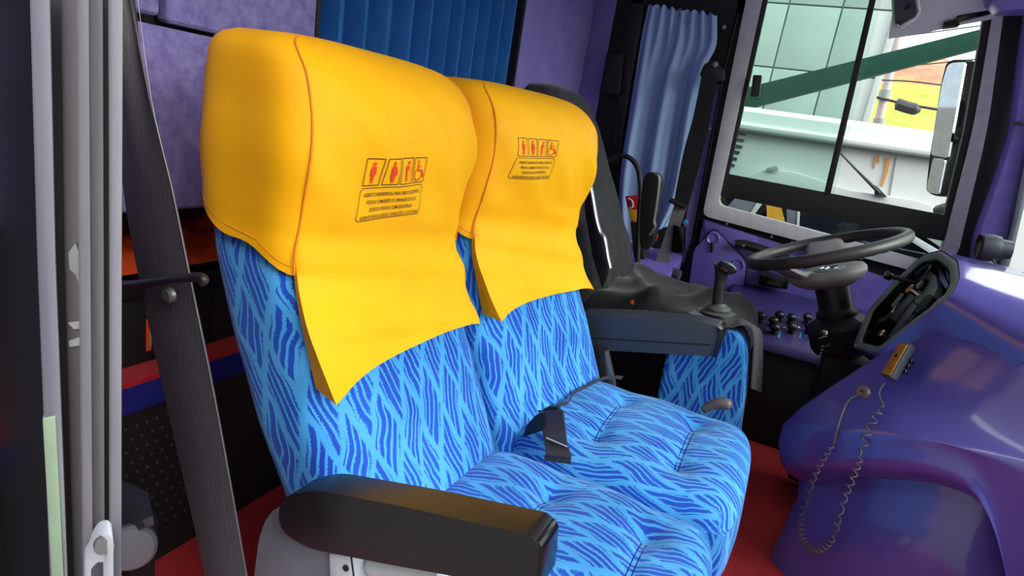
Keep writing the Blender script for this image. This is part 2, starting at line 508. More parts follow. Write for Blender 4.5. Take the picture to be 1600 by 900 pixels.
# ------------------------------------------------------------------ driver's side wall with window and door panel
YW = 2.75
wl = struct('wall_left', (-0.4, YW, 0.0), "driver's side wall of the cab")
obj('rear_panel', box(-2.2, -0.40, YW, YW+0.05, -0.3, 1.98), M['matt_black'], wl)
obj('lining_return', box(-1.0, -.905, 2.738, YW, 0.3, 1.98, 0.004), M['purple_lining'], wl)
obj('under_panel', box(-0.42, 1.2, YW, YW+0.05, -0.3, 0.80), M['matt_black'], wl)
obj('header_panel', box(-0.42, 1.2, YW, YW+0.05, 1.80, 1.98), M['liner'], wl)
obj('purple_post', prism([(-0.4157, 2.74, 1.316), (-0.3907, 2.74, 1.319), (-0.3865, 2.74, 1.114), (-0.3749, 2.74, 0.9158), (-0.3703, 2.74, 0.7309), (-0.382, 2.74, 0.5617), (-0.4143, 2.74, 0.554), (-0.4189, 2.74, 0.8109), (-0.4138, 2.74, 1.084)], (0, 0.02, 0)), M['purple_lining'], wl)
obj('black_pillar', prism([(-0.417, 2.735, 1.702), (-0.3551, 2.735, 1.705), (-0.3375, 2.735, 0.7579), (-0.3346, 2.735, 0.6027), (-0.3326, 2.735, 0.472), (-0.3808, 2.735, 0.4596), (-0.3743, 2.735, 0.6795), (-0.3841, 2.735, 0.9006), (-0.3942, 2.735, 1.139), (-0.4065, 2.735, 1.366), (-0.4084, 2.735, 1.585)], (0, 0.02, 0), 0.004), M['matt_black'], wl)
obj('anchor_plate', prism([(-0.4827, 2.738, 1.58), (-0.3847, 2.738, 1.658), (-0.3927, 2.738, 1.539), (-0.3892, 2.738, 1.314), (-0.4479, 2.738, 1.322), (-0.4881, 2.738, 1.383)], (0, 0.012, 0), 0.003), M['matt_black'], wl)
obj('pole_highlight', tube([(-0.3956, 2.73, 1.585), (-0.3971, 2.73, 1.362), (-0.3859, 2.73, 1.14), (-0.3756, 2.73, 0.9023), (-0.3644, 2.73, 0.6879)], 0.006, 8), M['black_gloss'], wl)
obj('top_rail', prism([(-0.8525, 2.735, 1.654), (-0.3542, 2.735, 1.682), (-0.3923, 2.735, 1.538), (-0.4744, 2.735, 1.546), (-0.6331, 2.735, 1.583), (-0.7693, 2.735, 1.589), (-0.84, 2.735, 1.594)], (0, 0.02, 0), 0.004), M['matt_black'], wl)
obj('rear_post', prism([(-0.8576, 2.735, 1.678), (-0.7947, 2.735, 1.682), (-0.7767, 2.735, 1.533), (-0.7726, 2.735, 1.274), (-0.7572, 2.735, 0.918), (-0.795, 2.735, 0.9115), (-0.8184, 2.735, 1.215), (-0.8986, 2.735, 1.216), (-0.9047, 2.735, 1.393), (-0.8465, 2.735, 1.393)], (0, 0.02, 0), 0.004), M['black_plastic'], wl)
obj('post_step', prism([(-0.8846, 2.7, 1.389), (-0.815, 2.7, 1.385), (-0.801, 2.7, 1.221), (-0.8801, 2.7, 1.222)], (0, 0.035, 0), 0.006), M['black_plastic'], wl)
for p in [(-0.4374, 2.73, 1.531), (-0.4388, 2.73, 1.387), (-0.3994, 2.73, 1.339), (-0.4037, 2.73, 1.137)]:
    obj('screw', lathe([(0.009, 0), (0.008, -0.004), (0.0, -0.006)], p, (0, 1, 0), 12), M['steel'], wl)

# front corner post between the side window and the windscreen
fp = struct('trim_2', (0.55, 2.7, 0.9), 'purple corner post with black seal beside the windscreen')
obj('seal', prism([(0.4393, 2.72, 1.723), (0.5469, 2.72, 1.729), (0.5627, 2.72, 1.53), (0.6095, 2.72, 1.284), (0.6177, 2.72, 1.097), (0.6177, 2.72, 0.9051), (0.6445, 2.72, 0.7624), (0.5523, 2.72, 0.7394), (0.561, 2.72, 0.883), (0.5255, 2.72, 1.271)], (0, 0.06, 0), 0.008), M['black_rubber'], fp)
pp = [(0.5014, 2.62, 1.722), (0.5857, 2.62, 1.726), (0.6273, 2.62, 1.281), (0.6557, 2.62, 1.074), (0.6732, 2.62, 0.9455), (0.6836, 2.62, 0.7654), (0.6088, 2.62, 0.7747), (0.5879, 2.62, 0.9088), (0.5885, 2.62, 1.105), (0.582, 2.62, 1.274), (0.5353, 2.62, 1.512)]
obj('post_shell', prism(rounded(pp, 0.02), (0, 0.09, 0), 0.02, 3), M['purple_plastic'], fp)
obj('screen_seal', prism([(0.5781, 2.6, 1.721), (0.6283, 2.6, 1.723), (0.6433, 2.6, 1.323), (0.6797, 2.6, 1.025), (0.6957, 2.6, 0.8856), (0.7024, 2.6, 0.7737), (0.6701, 2.6, 0.7701), (0.6647, 2.6, 0.9456), (0.6473, 2.6, 1.073), (0.6192, 2.6, 1.279)], (0, 0.06, 0), 0.01), M['grey_shell'], fp)
c = (0.5828, 2.6, 1.29)
obj('clip', obox(c, (1, 0, 0), (0, 1, 0), (0, 0, 1), 0.030, 0.012, 0.012, 0.003), M['black_plastic'], fp)

# side window
w1 = struct('window_1', (0.05, YW, 1.0), "driver's side window, rear sash slid over the fixed half")
outer = [(-0.3489, 2.72, 0.7818), (-0.3814, 2.72, 1.768), (0.4351, 2.72, 1.802), (0.459, 2.72, 1.664), (0.5291, 2.72, 1.272), (0.5648, 2.72, 0.8838), (0.5787, 2.72, 0.7262)]
inner = [(-0.2981, 2.72, 0.8386), (-0.321, 2.72, 1.771), (0.4068, 2.72, 1.801), (0.4322, 2.72, 1.656), (0.4889, 2.72, 1.266), (0.5175, 2.72, 0.8733), (0.5191, 2.72, 0.7759)]
obj('frame', framebm(rounded(outer, [0.03, 0.06, 0.03, 0.03, 0.1, 0.1, 0.03]), rounded(inner, [0.03, 0.05, 0.03, 0.03, 0.1, 0.1, 0.03]), (0, 0.05, 0), 0.008), M['frame_grey'], w1)
b_out = [(-0.3039, 2.735, 0.8775), (-0.3204, 2.735, 1.775), (0.4037, 2.735, 1.805), (0.434, 2.735, 1.649), (0.4911, 2.735, 1.256), (0.5176, 2.735, 0.8887), (0.5172, 2.735, 0.8619)]
b_in = [(-0.2864, 2.735, 0.9694), (-0.302, 2.735, 1.775), (0.3821, 2.735, 1.804), (0.4128, 2.735, 1.627), (0.4656, 2.735, 1.264), (0.4885, 2.735, 0.9955), (0.492, 2.735, 0.9556)]
obj('sash_frame', framebm(rounded(b_out, 0.005), rounded(b_in, 0.005), (0, 0.03, 0), 0.003), M['black_rubber'], w1)
obj('mullion', prism([(0.0443, 2.73, 1.788), (0.0646, 2.73, 1.789), (0.106, 2.73, 0.9559), (0.0828, 2.73, 0.9565)], (0, 0.03, 0), 0.003), M['black_rubber'], w1)
obj('sliding_pane', prism([(-0.3181, 2.755, 1.78), (0.0447, 2.755, 1.795), (0.0908, 2.755, 0.9545), (-0.3005, 2.755, 0.9532)], (0, 0.004, 0)), M['pane_green'], w1, smooth=False)
obj('sliding_pane', prism([(-0.3199, 2.77, 1.784), (0.086, 2.77, 1.801), (0.12, 2.77, 0.9518), (-0.3046, 2.77, 0.9631)], (0, 0.004, 0)), M['pane'], w1, smooth=False)
obj('fixed_lower_pane', prism([(-0.3109, 2.76, 0.8256), (-0.3027, 2.76, 0.8931), (0.5113, 2.76, 0.8824), (0.5288, 2.76, 0.7648)], (0, 0.004, 0)), M['pane'], w1, smooth=False)
obj('sash_latch', prism([(-0.2824, 2.7, 1.361), (-0.2495, 2.7, 1.364), (-0.2391, 2.7, 1.283), (-0.2721, 2.7, 1.279)], (0, 0.03, 0), 0.004), M['black_plastic'], w1)
for p in [(-0.2445, 2.72, 0.7677), (-0.0619, 2.72, 0.7528), (0.2728, 2.72, 0.7398), (0.0184, 2.72, 0.7466)]:
    obj('screw', lathe([(0.006, 0), (0.005, -0.003), (0.0, -0.004)], p, (0, 1, 0), 10), M['steel'], w1)

# headlining curve over the window, with the blind bracket
hl = struct('trim_3', (0.4, 2.7, 1.7), 'pale grey curved headlining above the window corner')
lo = spline([(0.1427, 2.69, 1.538), (0.1819, 2.69, 1.55), (0.2391, 2.69, 1.565), (0.2976, 2.69, 1.585), (0.3528, 2.69, 1.604), (0.412, 2.69, 1.622), (0.4475, 2.69, 1.637)])
hi = spline([(0.0951, 2.52, 1.753), (0.1424, 2.52, 1.755), (0.1959, 2.52, 1.757), (0.2483, 2.52, 1.759), (0.2997, 2.52, 1.761), (0.3665, 2.52, 1.763), (0.4155, 2.52, 1.765)])
rows = []
for k in range(9):
    t = k/8
    rows.append([a.lerp(b, t) + Vector((0, -0.035*math.sin(PI*t), 0.0)) for a, b in zip(lo, hi)])
obj('headlining', solidify(gridbm(rows), 0.012), M['liner'], hl)
obj('roof_corner', prism([(0.4203, 2.5, 1.603), (0.3819, 2.5, 1.631), (0.3361, 2.5, 1.738), (0.5728, 2.5, 1.748), (0.6123, 2.5, 1.624), (0.474, 2.5, 1.611)], (0, 0.1, 0), 0.015), M['purple_plastic'], hl)
obj('catch', prism([(0.3212, 2.64, 1.61), (0.3489, 2.64, 1.628), (0.4143, 2.64, 1.638), (0.4149, 2.64, 1.624), (0.3696, 2.64, 1.607), (0.33, 2.64, 1.592)], (0, 0.05, 0), 0.003), M['black_gloss'], hl)
obj('catch', prism([(0.2917, 2.64, 1.589), (0.3259, 2.64, 1.6), (0.3401, 2.64, 1.583), (0.2982, 2.64, 1.573)], (0, 0.05, 0), 0.003), M['matt_black'], hl)

# driver's door panel
dp = struct('door_2', (-0.05, YW, 0.5), "purple plastic driver's door panel below the window")
obj('panel', prism([(-0.3704, 2.735, 0.7707), (0.5661, 2.735, 0.665), (0.6355, 2.735, 0.4258), (-0.3057, 2.735, 0.2537)], (0, 0.012, 0), 0.004), M['purple_plastic'], dp)
obj('raised_moulding', prism([(-0.3369, 2.725, 0.7617), (-0.1224, 2.725, 0.7417), (-0.0744, 2.725, 0.6707), (0.1242, 2.725, 0.6452), (0.4723, 2.725, 0.6932), (0.2928, 2.725, 0.5412), (-0.0566, 2.725, 0.474), (-0.1627, 2.725, 0.5884), (-0.327, 2.725, 0.7191)], (0, 0.012, 0), 0.006), M['purple_plastic'], dp)
gp = rounded([(-0.3475, 2.7, 0.6356), (-0.296, 2.7, 0.7282), (-0.2784, 2.7, 0.732), (-0.1481, 2.7, 0.6457), (-0.1296, 2.7, 0.6225), (-0.1098, 2.7, 0.4876), (-0.1916, 2.7, 0.4428), (-0.3282, 2.7, 0.4297)], 0.02)
obj('gasket', prism([(Vector(p)-Vector(gp[0]).lerp(Vector(gp[len(gp)//2]), .5))*1.055 + Vector(gp[0]).lerp(Vector(gp[len(gp)//2]), .5) + Vector((0, 0.012, 0)) for p in gp], (0, 0.02, 0)), M['matt_black'], dp)
obj('access_cover', prism(gp, (0, 0.025, 0), 0.005), M['purple_plastic'], dp)
for p in [(-0.2811, 2.7, 0.6983), (-0.1601, 2.7, 0.6096)]:
    rb = obj('quarter_turn_ring', lathe([(0.022, -0.001), (0.026, -0.004), (0.024, -0.006), (0.021, -0.004), (0.018, -0.001), (0.0, -0.002)], p, (0, 1, 0), 24), M['purple_plastic'], dp)
obj('key_slot', tube([(-0.2819, 2.695, 0.682), (-0.2726, 2.695, 0.6423)], 0.006), M['black_gloss'], dp)
hb = obj('pull_handle', tube(spline([(-0.19, 2.69, 0.695), (-0.1456, 2.69, 0.7023), (-0.0578, 2.69, 0.6927), (0.0442, 2.69, 0.6765)]), 0.020, 10), M['black_plastic'], dp)
obj('handle_screw', lathe([(0.006, 0), (0.0, -0.003)], (-0.1556, 2.665, 0.7003), (0, 1, 0), 10), M['steel'], dp)
obj('release_handle', lathe([(0.0, 0), (0.05, 0.002), (0.055, 0.012), (0.03, 0.02)], (0.1418, 2.72, 0.7404), (0, -1, 0), 20), M['pale_plastic'], dp)
obj('switch_box', prism([(-0.0656, 2.66, 0.6114), (0.0435, 2.66, 0.6063), (0.0492, 2.66, 0.5647), (-0.0617, 2.66, 0.5551)], (0, 0.07, 0), 0.006), M['black_gloss'], dp)
obj('switch_rocker', prism([(-0.0343, 2.65, 0.6072), (0.0275, 2.65, 0.6039), (0.0255, 2.65, 0.5927), (-0.0334, 2.65, 0.594)], (0, 0.012, 0), 0.002), M['black_plastic'], dp)
obj('switch_rocker', prism([(-0.0332, 2.65, 0.5832), (0.0258, 2.65, 0.582), (0.0238, 2.65, 0.5708), (-0.0324, 2.65, 0.5699)], (0, 0.012, 0), 0.002), M['black_plastic'], dp)

# door frame in the foreground
d1 = struct('door_1', (-0.5, 0.3, 0.0), 'aluminium passenger door edge in the foreground')
def vert(pts, name, m, d, bv=0.002, lab=None):
    return obj(name, prism(pts, d, bv), m, d1, label=lab)
vert([(-0.6582, 0.3, 1.094), (-0.5622, 0.3, 1.099), (-0.5619, 0.3, 0.8774), (-0.5507, 0.3, 0.5071), (-0.721, 0.3, 0.4131)], 'door_glass', M['door_glass'], (-0.0034, 0.0020, 0), 0)
vert([(-0.58, 0.315, 1.102), (-0.4772, 0.315, 1.107), (-0.4835, 0.315, 0.8939), (-0.4919, 0.315, 0.5277), (-0.5931, 0.315, 0.4718), (-0.5881, 0.315, 0.8693)], 'post_core', M['alu_dark'], (-0.02, 0.0116, 0), 0)
vert([(-0.5372, 0.285, 1.096), (-0.5126, 0.285, 1.097), (-0.52, 0.285, 0.8893), (-0.5231, 0.285, 0.5343), (-0.5526, 0.285, 0.518), (-0.5454, 0.285, 0.8833)], 'glazing_channel', M['alu_light'], (-0.0258, 0.0150, 0), 0.003)
vert([(-0.5625, 0.31, 1.101), (-0.5382, 0.31, 1.103), (-0.5472, 0.31, 0.8795), (-0.5515, 0.31, 0.4987), (-0.5894, 0.31, 0.4778), (-0.5712, 0.31, 0.8739)], 'rubber_groove', M['alu_dark'], (-0.0172, 0.0100, 0), 0.002)
vert([(-0.5167, 0.295, 1.1), (-0.4959, 0.295, 1.101), (-0.5021, 0.295, 0.8922), (-0.5126, 0.295, 0.5322), (-0.5331, 0.295, 0.5208), (-0.5259, 0.295, 0.8866)], 'web_face', M['alu_dark'], (-0.0258, 0.0150, 0), 0.004)
vert([(-0.4775, 0.282, 1.098), (-0.4629, 0.282, 1.099), (-0.4697, 0.282, 0.9015), (-0.4804, 0.282, 0.5603), (-0.4958, 0.282, 0.5518), (-0.4848, 0.282, 0.898)], 'outer_rib', M['alu'], (-0.0258, 0.0150, 0), 0.006)
vert([(-0.4782, 0.29, 1.1), (-0.4608, 0.29, 1.101), (-0.4665, 0.29, 0.9012), (-0.4768, 0.29, 0.5559), (-0.497, 0.29, 0.5447), (-0.4847, 0.29, 0.8969)], 'flat_face', M['alu'], (-0.0258, 0.0150, 0), 0.003)
vert([(-0.4781, 0.3, 1.103), (-0.4682, 0.3, 1.103), (-0.4738, 0.3, 0.8982), (-0.4836, 0.3, 0.5442), (-0.4972, 0.3, 0.5367), (-0.4834, 0.3, 0.8959)], 'inner_groove', M['alu_dark'], (-0.0258, 0.0150, 0), 0.001)
vert([(-0.4515, 0.288, 1.101), (-0.4363, 0.288, 1.102), (-0.442, 0.288, 0.9072), (-0.4497, 0.288, 0.5724), (-0.467, 0.288, 0.5629), (-0.4563, 0.288, 0.9039)], 'edge_bead', M['alu_light'], (-0.0301, 0.0175, 0), 0.008)
vert([(-0.5469, 0.2835, 0.7342), (-0.5277, 0.2835, 0.7437), (-0.5265, 0.2835, 0.5336), (-0.5454, 0.2835, 0.5232)], 'green_edge_strip', M['green_edge'], (-0.0086, 0.0050, 0), 0.001, 'pale green strip showing at the lower edge of the channel')
for q, (a, b) in enumerate(((0, 1),)):
    obj('scuff_mark', prism([(-0.5179, 0.2935, 0.8913), (-0.5073, 0.2935, 0.9018), (-0.5014, 0.2935, 0.8899), (-0.4982, 0.2935, 0.8719), (-0.5028, 0.2935, 0.862), (-0.5088, 0.2935, 0.8746), (-0.517, 0.2935, 0.878)], (-0.0026, 0.0015, 0)), M['scuff'], d1)
    obj('scuff_mark', prism(rounded([(-0.5228, 0.2935, 0.8122), (-0.5032, 0.2935, 0.8221), (-0.5007, 0.2935, 0.82), (-0.5035, 0.2935, 0.8157), (-0.5213, 0.2935, 0.808)], 0.003), (-0.0026, 0.0015, 0)), M['scuff'], d1)
    obj('scuff_mark', prism([(-0.5217, 0.2935, 0.8293), (-0.4965, 0.2935, 0.8382), (-0.5027, 0.2935, 0.8308), (-0.5141, 0.2935, 0.8264)], (-0.0026, 0.0015, 0)), M['scuff'], d1)
lt = rounded([(-0.4433, 0.262, 0.6673), (-0.4346, 0.262, 0.68), (-0.4231, 0.262, 0.6867), (-0.4177, 0.262, 0.6844), (-0.4198, 0.262, 0.6096), (-0.4588, 0.262, 0.5881), (-0.4562, 0.262, 0.6421), (-0.4489, 0.262, 0.6534)], 0.008)
li = rounded([(-0.4442, 0.262, 0.6456), (-0.4389, 0.262, 0.652), (-0.4314, 0.262, 0.6557), (-0.4307, 0.262, 0.6523), (-0.432, 0.262, 0.616), (-0.4493, 0.262, 0.6067), (-0.4478, 0.262, 0.6399), (-0.4469, 0.262, 0.6417)], 0.006)
obj('latch_plate', framebm([Vector(p) for p in lt], [Vector(p) for p in li], (-0.0172, 0.0100, 0), 0.002), M['pale_plastic'], d1, label='ivory latch keeper with a slot')
obj('latch_pin', lathe([(0.0, -0.003), (0.007, -0.003), (0.0075, 0.0), (0.0075, 0.004)], (-0.4292, 0.262, 0.6735), (-.86, .5, 0), 16), M['steel'], d1)
obj('latch_back', prism([(-0.4855, 0.281, 0.6347), (-0.475, 0.281, 0.649), (-0.4556, 0.281, 0.6595), (-0.4584, 0.281, 0.5732), (-0.496, 0.281, 0.5525)], (-0.0086, 0.0050, 0), 0.002), M['alu_dark'], d1)

# ================================================================== DOUBLE PASSENGER SEAT
YC = (0.798, 1.268)
LV = [(0.066, -.66, -.69, .06), (0.064, -.635, -.705, .12), (0.056, -.600, -.735, .170), (0.036, -.566, -.750, .198), (0.0, -.541, -.757, .216), (-.07, -.528, -.757, .2235),
      (-.15, -.538, -.753, .224), (-.22, -.548, -.742, .222), (-.28, -.536, -.722, .221), (-.36, -.506, -.690, .221), (-.45, -.470, -.640, .222),
      (-.55, -.428, -.575, .222), (-.63, -.394, -.530, .222), (-.72, -.360, -.485, .215)]
LVa = np.array(LV)[::-1]
def level(z):
    z = min(max(z, -.72), .066)
    i = int(np.searchsorted(LVa[:, 0], z)); i = min(max(i, 1), len(LVa)-1)
    # cubic (Catmull-Rom) in z
    p = [LVa[max(i-2, 0)], LVa[i-1], LVa[i], LVa[min(i+1, len(LVa)-1)]]
    t = (z-p[1][0])/(p[2][0]-p[1][0])
    h = p[2][0]-p[1][0]
    m1 = (p[2]-p[0])/max(p[2][0]-p[0][0], 1e-6)*h; m2 = (p[3]-p[1])/max(p[3][0]-p[1][0], 1e-6)*h
    r = (2*t**3-3*t*t+1)*p[1] + (t**3-2*t*t+t)*m1 + (-2*t**3+3*t*t)*p[2] + (t**3-t*t)*m2
    return r[1], r[2], r[3]
NE = 4.6
LEAN = 0.0   # how much more upright the head of the seat being built stands
def backpt(th, z, off=0.0):
    """point of the backrest skin: th = 0 faces forward; y relative to the seat's middle"""
    xf, xb, hw = level(z)
    xc, hd = (xf+xb)/2, (xf-xb)/2 + off
    c, s = math.cos(th), math.sin(th)
    x = xc + math.copysign(abs(c)**(2/NE), c)*hd
    if s < 0: hw = max(hw, float(np.interp(z, [-.05, 0, .036, .050, .058, .063, .066], [.2235, .222, .217, .207, .185, .14, .07])))
    y = math.copysign(abs(s)**(2/NE), s)*(hw+off)
    if LEAN: x += .010*smooth((z+.30)/.25) + .038*(y/.22+1)
    # upholstery crown: the middle of the front is a little proud
    if c > 0: x += 0.010*(1-min(1, abs(y/hw))**2)*min(1, max(0, (0.06-z)*12))
    return x, y
def zlevels(z0, z1, n): return [z0+(z1-z0)*i/n for i in range(n+1)]
ZT = [.066, .0655, .0645, .062, .058, .052, .044, .034, .022, .008, -.01, -.03]
def ring_angles(nf=40, ns=14):
    """angles that space the points of a ring evenly along the front, the sides and the back"""
    k = 0.93
    q = [k*(-1+2*i/nf) for i in range(nf+1)]
    fr = [math.copysign(math.asin(abs(v)**(NE/2)), v) for v in q]
    a0, a1 = fr[-1], PI-fr[-1]
    c0, c1 = abs(math.cos(a0))**(2/NE), -abs(math.cos(a1))**(2/NE)
    sd = []
    for i in range(1, ns):
        c = lerp(c0, c1, i/ns)
        sd.append(PI/2 - math.copysign(math.asin(abs(c)**(NE/2)), c))
    right = fr + sd + [PI-t for t in fr[::-1] if t >= 0]
    left = [-(PI-t) for t in fr if t > 0] + [-t for t in sd[::-1]]
    out = sorted(set(round(t, 6) for t in left+right))
    if abs(out[0]+PI) > 1e-4: out = [-PI]+out
    if abs(out[-1]-PI) > 1e-4: out.append(PI)
    return out
def thetas(n, a=-PI, b=PI):
    return [a+(b-a)*k/n for k in range(n+1)]
def arc_uv(ring, v): 
    u, out = 0, []
    for i, p in enumerate(ring):
        if i: u += (Vector(p)-Vector(ring[i-1])).length
        out.append((u, v))
    return out

def backrest_bm(yc, top=.066):
    zz = [z for z in ZT] + zlevels(-.05, -.72, 26)
    th = ring_angles()
    P, UV = [], []
    v = 0
    for i, z in enumerate(zz):
        # shallow button dent low on the front
        ring = []
        for t in th:
            x, y = backpt(t, z, float(np.interp(z, [-.46, -.40, -.20, -.16], [-.002, -.006, -.007, -.012])))
            if math.cos(t) > 0:
                dd = ((y)**2 + ((z+.52)*.8)**2)/0.045**2
                x -= 0.012*math.exp(-dd)
            ring.append((x, yc+y, z+1.05-.010*smooth((z+.05)/.1)))
        if i: v -= math.hypot(zz[i-1]-z, level(zz[i-1])[0]-level(z)[0])
        P.append(ring[:-1])
        u = arc_uv(ring, v)
        u0 = u[len(u)//2][0]
        UV.append([(q[0]-u0+yc, q[1]) for q in u])
    bm = gridbm(P, closed_u=True, uv=UV)
    bmesh.ops.recalc_face_normals(bm, faces=bm.faces)
    return bm

def cushion_bm(yc, x0=-.43, x1=.050, hw=.226, zt=-.612, zb=-.80):
    nx, ny = 60, 56
    r = 0.055
    P = []
    hx = (x1-x0)/2; xc = (x0+x1)/2
    def plan(u, v):
        # square -> rounded square
        k = 0.16
        uu = u*math.sqrt(1-k*v*v*abs(v)*abs(u)); vv = v*math.sqrt(1-k*u*u*abs(u)*abs(v))
        return uu, vv
    tuft = [(-.085, -.105), (-.085, .105), (-.255, -.105), (-.255, .105)]
    def height(X, y, d):
        z = zt + 0.016*(1-(2*abs(y)/(2*hw))**2) + 0.006*math.cos((X-xc)/hx*1.5)
        if d < r: z -= r*0.85*(1-math.sqrt(max(0, 1-(1-d/r)**2)))
        for tx, ty in tuft:
            q = math.hypot(X-tx, (y-ty))
            z -= 0.017*math.exp(-(q/0.030)**2)
            an = math.atan2(y-ty, X-tx)
            z += 0.0012*math.sin(an*7+tx*60+ty*20)*math.exp(-((q-0.045)/0.03)**2)
        for tx in (-.085, -.255):
            yy = abs(y)
            w = smooth((0.125-yy)/0.03)
            z -= 0.006*w*math.exp(-((X-tx)/0.012)**2) + 0.006*math.exp(-((X-tx)/0.05)**2)
        return z
    top = []
    us = [-1+2*i/nx for i in range(nx+1)]; vs = [-1+2*j/ny for j in range(ny+1)]
    # denser near the rim
    den = lambda t: math.copysign(1-(1-abs(t))**1.5, t)
    bm = bmesh.new(); ul = bm.loops.layers.uv.new('UVMap')
    V = []
    for u in us:
        row = []
        for v in vs:
            uu, vv = plan(den(u), den(v))
            X, y = xc+uu*hx, vv*hw
            d = min((1-abs(den(u)))*hx, (1-abs(den(v)))*hw)
            # rounded-corner distance
            dx, dy = (1-abs(den(u)))*hx, (1-abs(den(v)))*hw
            if dx < r and dy < r: d = max(0, r-math.hypot(r-dx, r-dy))
            row.append(bm.verts.new((X, yc+y, height(X, y, d)+1.05)))
        V.append(row)
    def face(q, uvs):
        f = bm.faces.new(q)
        for lp, w in zip(f.loops, uvs): lp[ul].uv = w
    def tu(p):
        dz = max(0, zt+1.05-p.co.z)
        a, b = (p.co.y-yc)/hw, (p.co.x-xc)/hx
        if abs(a) > abs(b): return (p.co.y+math.copysign(dz, a), p.co.x+.4)
        return (p.co.y, p.co.x+.4+math.copysign(dz, b))
    for i in range(nx):
        for j in range(ny):
            q = (V[i][j], V[i+1][j], V[i+1][j+1], V[i][j+1])
            face(q, [tu(p) for p in q])
    loop = [V[i][0] for i in range(nx+1)] + [V[nx][j] for j in range(1, ny+1)] + [V[i][ny] for i in range(nx-1, -1, -1)] + [V[0][j] for j in range(ny-1, 0, -1)]
    cur = loop
    zl = [-.69, -.72, -.76, zb]
    us_ = [0]
    for a, b in zip(loop, loop[1:]+loop[:1]): us_.append(us_[-1]+(b.co-a.co).length)
    vprev = 0
    for zi, z in enumerate(zl):
        bul = [0.004, 0.006, 0.004, -0.004][zi]
        nxt = []
        for p in loop:
            dirx, diry = (p.co.x-xc)/hx, (p.co.y-yc)/hw
            l = math.hypot(dirx, diry)
            nxt.append(bm.verts.new((p.co.x+dirx/l*bul, p.co.y+diry/l*bul, z+1.05)))
        n = len(loop)
        for k in range(n):
            j = (k+1) % n
            q = (cur[k], nxt[k], nxt[j], cur[j])
            face(q, [(us_[k], cur[k].co.z), (us_[k], nxt[k].co.z), (us_[k+1], nxt[j].co.z), (us_[k+1], cur[j].co.z)])
        cur = nxt
    bm.faces.new(cur)
    bmesh.ops.recalc_face_normals(bm, faces=bm.faces)
    return bm, height

seat = thing('double_passenger_seat', 'blue leaf-patterned double passenger seat with two black armrests in the foreground', 'seat', (-0.25, 1.03, 0.0))
for yc in YC:
    LEAN = 0.034 if yc > 1 else 0.0
    obj('backrest', backrest_bm(yc), M['leaf'], seat, angle=60)
    cbm, hfun = cushion_bm(yc, x1=(.028 if yc < 1 else .050))
    cu = obj('seat_cushion', cbm, M['leaf'], seat, angle=60)
    for tx in (-.085, -.255):
        for sg in (-.004, .004):
            obj('stitch_line', tube([(tx+sg, yc+(-.1+.2*k/10), 1.05+hfun(tx+sg, -.1+.2*k/10, .2)+.0004) for k in range(11)], 0.0009, 5), M['navy'], cu)
# armrests
def armrest(pts, y0, y1, m, capx, lab):
    P = [(p[0], y0, p[2]) for p in pts]
    bm = prism(P, (0, y1-y0, 0)); bevel(bm, 0.014, 3)
    a = obj('armrest', bm, m, seat, label=lab)
    return a
near = rounded([(-0.4686, 0.49, 0.5534), (-0.4592, 0.49, 0.5799), (-0.416, 0.49, 0.6081), (-0.2826, 0.49, 0.6418), (-0.1505, 0.49, 0.6706), (-0.1401, 0.49, 0.6654), (-0.1365, 0.49, 0.6303), (-0.1334, 0.49, 0.613), (-0.2009, 0.49, 0.5933), (-0.31, 0.49, 0.5585), (-0.4187, 0.49, 0.5261), (-0.4597, 0.49, 0.5302)], [0.02, 0.02, 0.02, 0.02, 0.012, 0.012, 0.01, 0.006, 0.02, 0.02, 0.02, 0.02])
a1 = armrest(near, 0.49, 0.535, M['vinyl'], 0, 'near armrest, black padded vinyl')
cap = rounded([(-0.1469, 0.49, 0.6694), (-0.1384, 0.49, 0.6633), (-0.1346, 0.49, 0.6312), (-0.1336, 0.49, 0.6137), (-0.1406, 0.49, 0.6146), (-0.1446, 0.49, 0.6486)], 0.006)
obj('end_cap', prism([(p[0]+.002, 0.491, p[2]) for p in cap], (0, 0.043, 0), 0.008, 3), M['black_gloss'], a1)
far = rounded([(-0.4497, 1.53, 0.5796), (-0.2897, 1.53, 0.619), (-0.1404, 1.53, 0.644), (-0.0953, 1.53, 0.6435), (-0.0873, 1.53, 0.6291), (-0.0898, 1.53, 0.5675), (-0.2052, 1.53, 0.5384), (-0.4399, 1.53, 0.4806)], [0.01, 0.02, 0.02, 0.008, 0.008, 0.006, 0.02, 0.01])
a2 = armrest(far, 1.53, 1.60, M['slate_vinyl'], 0, 'far armrest, slate plastic with a black top')
fc = rounded([(-0.1061, 1.53, 0.6437), (-0.0896, 1.53, 0.6385), (-0.083, 1.53, 0.6237), (-0.0865, 1.53, 0.5668), (-0.0985, 1.53, 0.5647), (-0.0955, 1.53, 0.6183)], 0.004)
obj('end_cap', prism([(p[0]+.003, 1.527, p[2]) for p in fc], (0, 0.076, 0), 0.005, 2), M['black_gloss'], a2)
obj('moulded_line', prism([(p[0], 1.5285, p[2]) for p in [(-0.4375, 1.53, 0.5168), (-0.1056, 1.53, 0.595), (-0.1048, 1.53, 0.5918), (-0.4369, 1.53, 0.5133)]], (0, 0.004, 0)), M['matt_black'], a2)
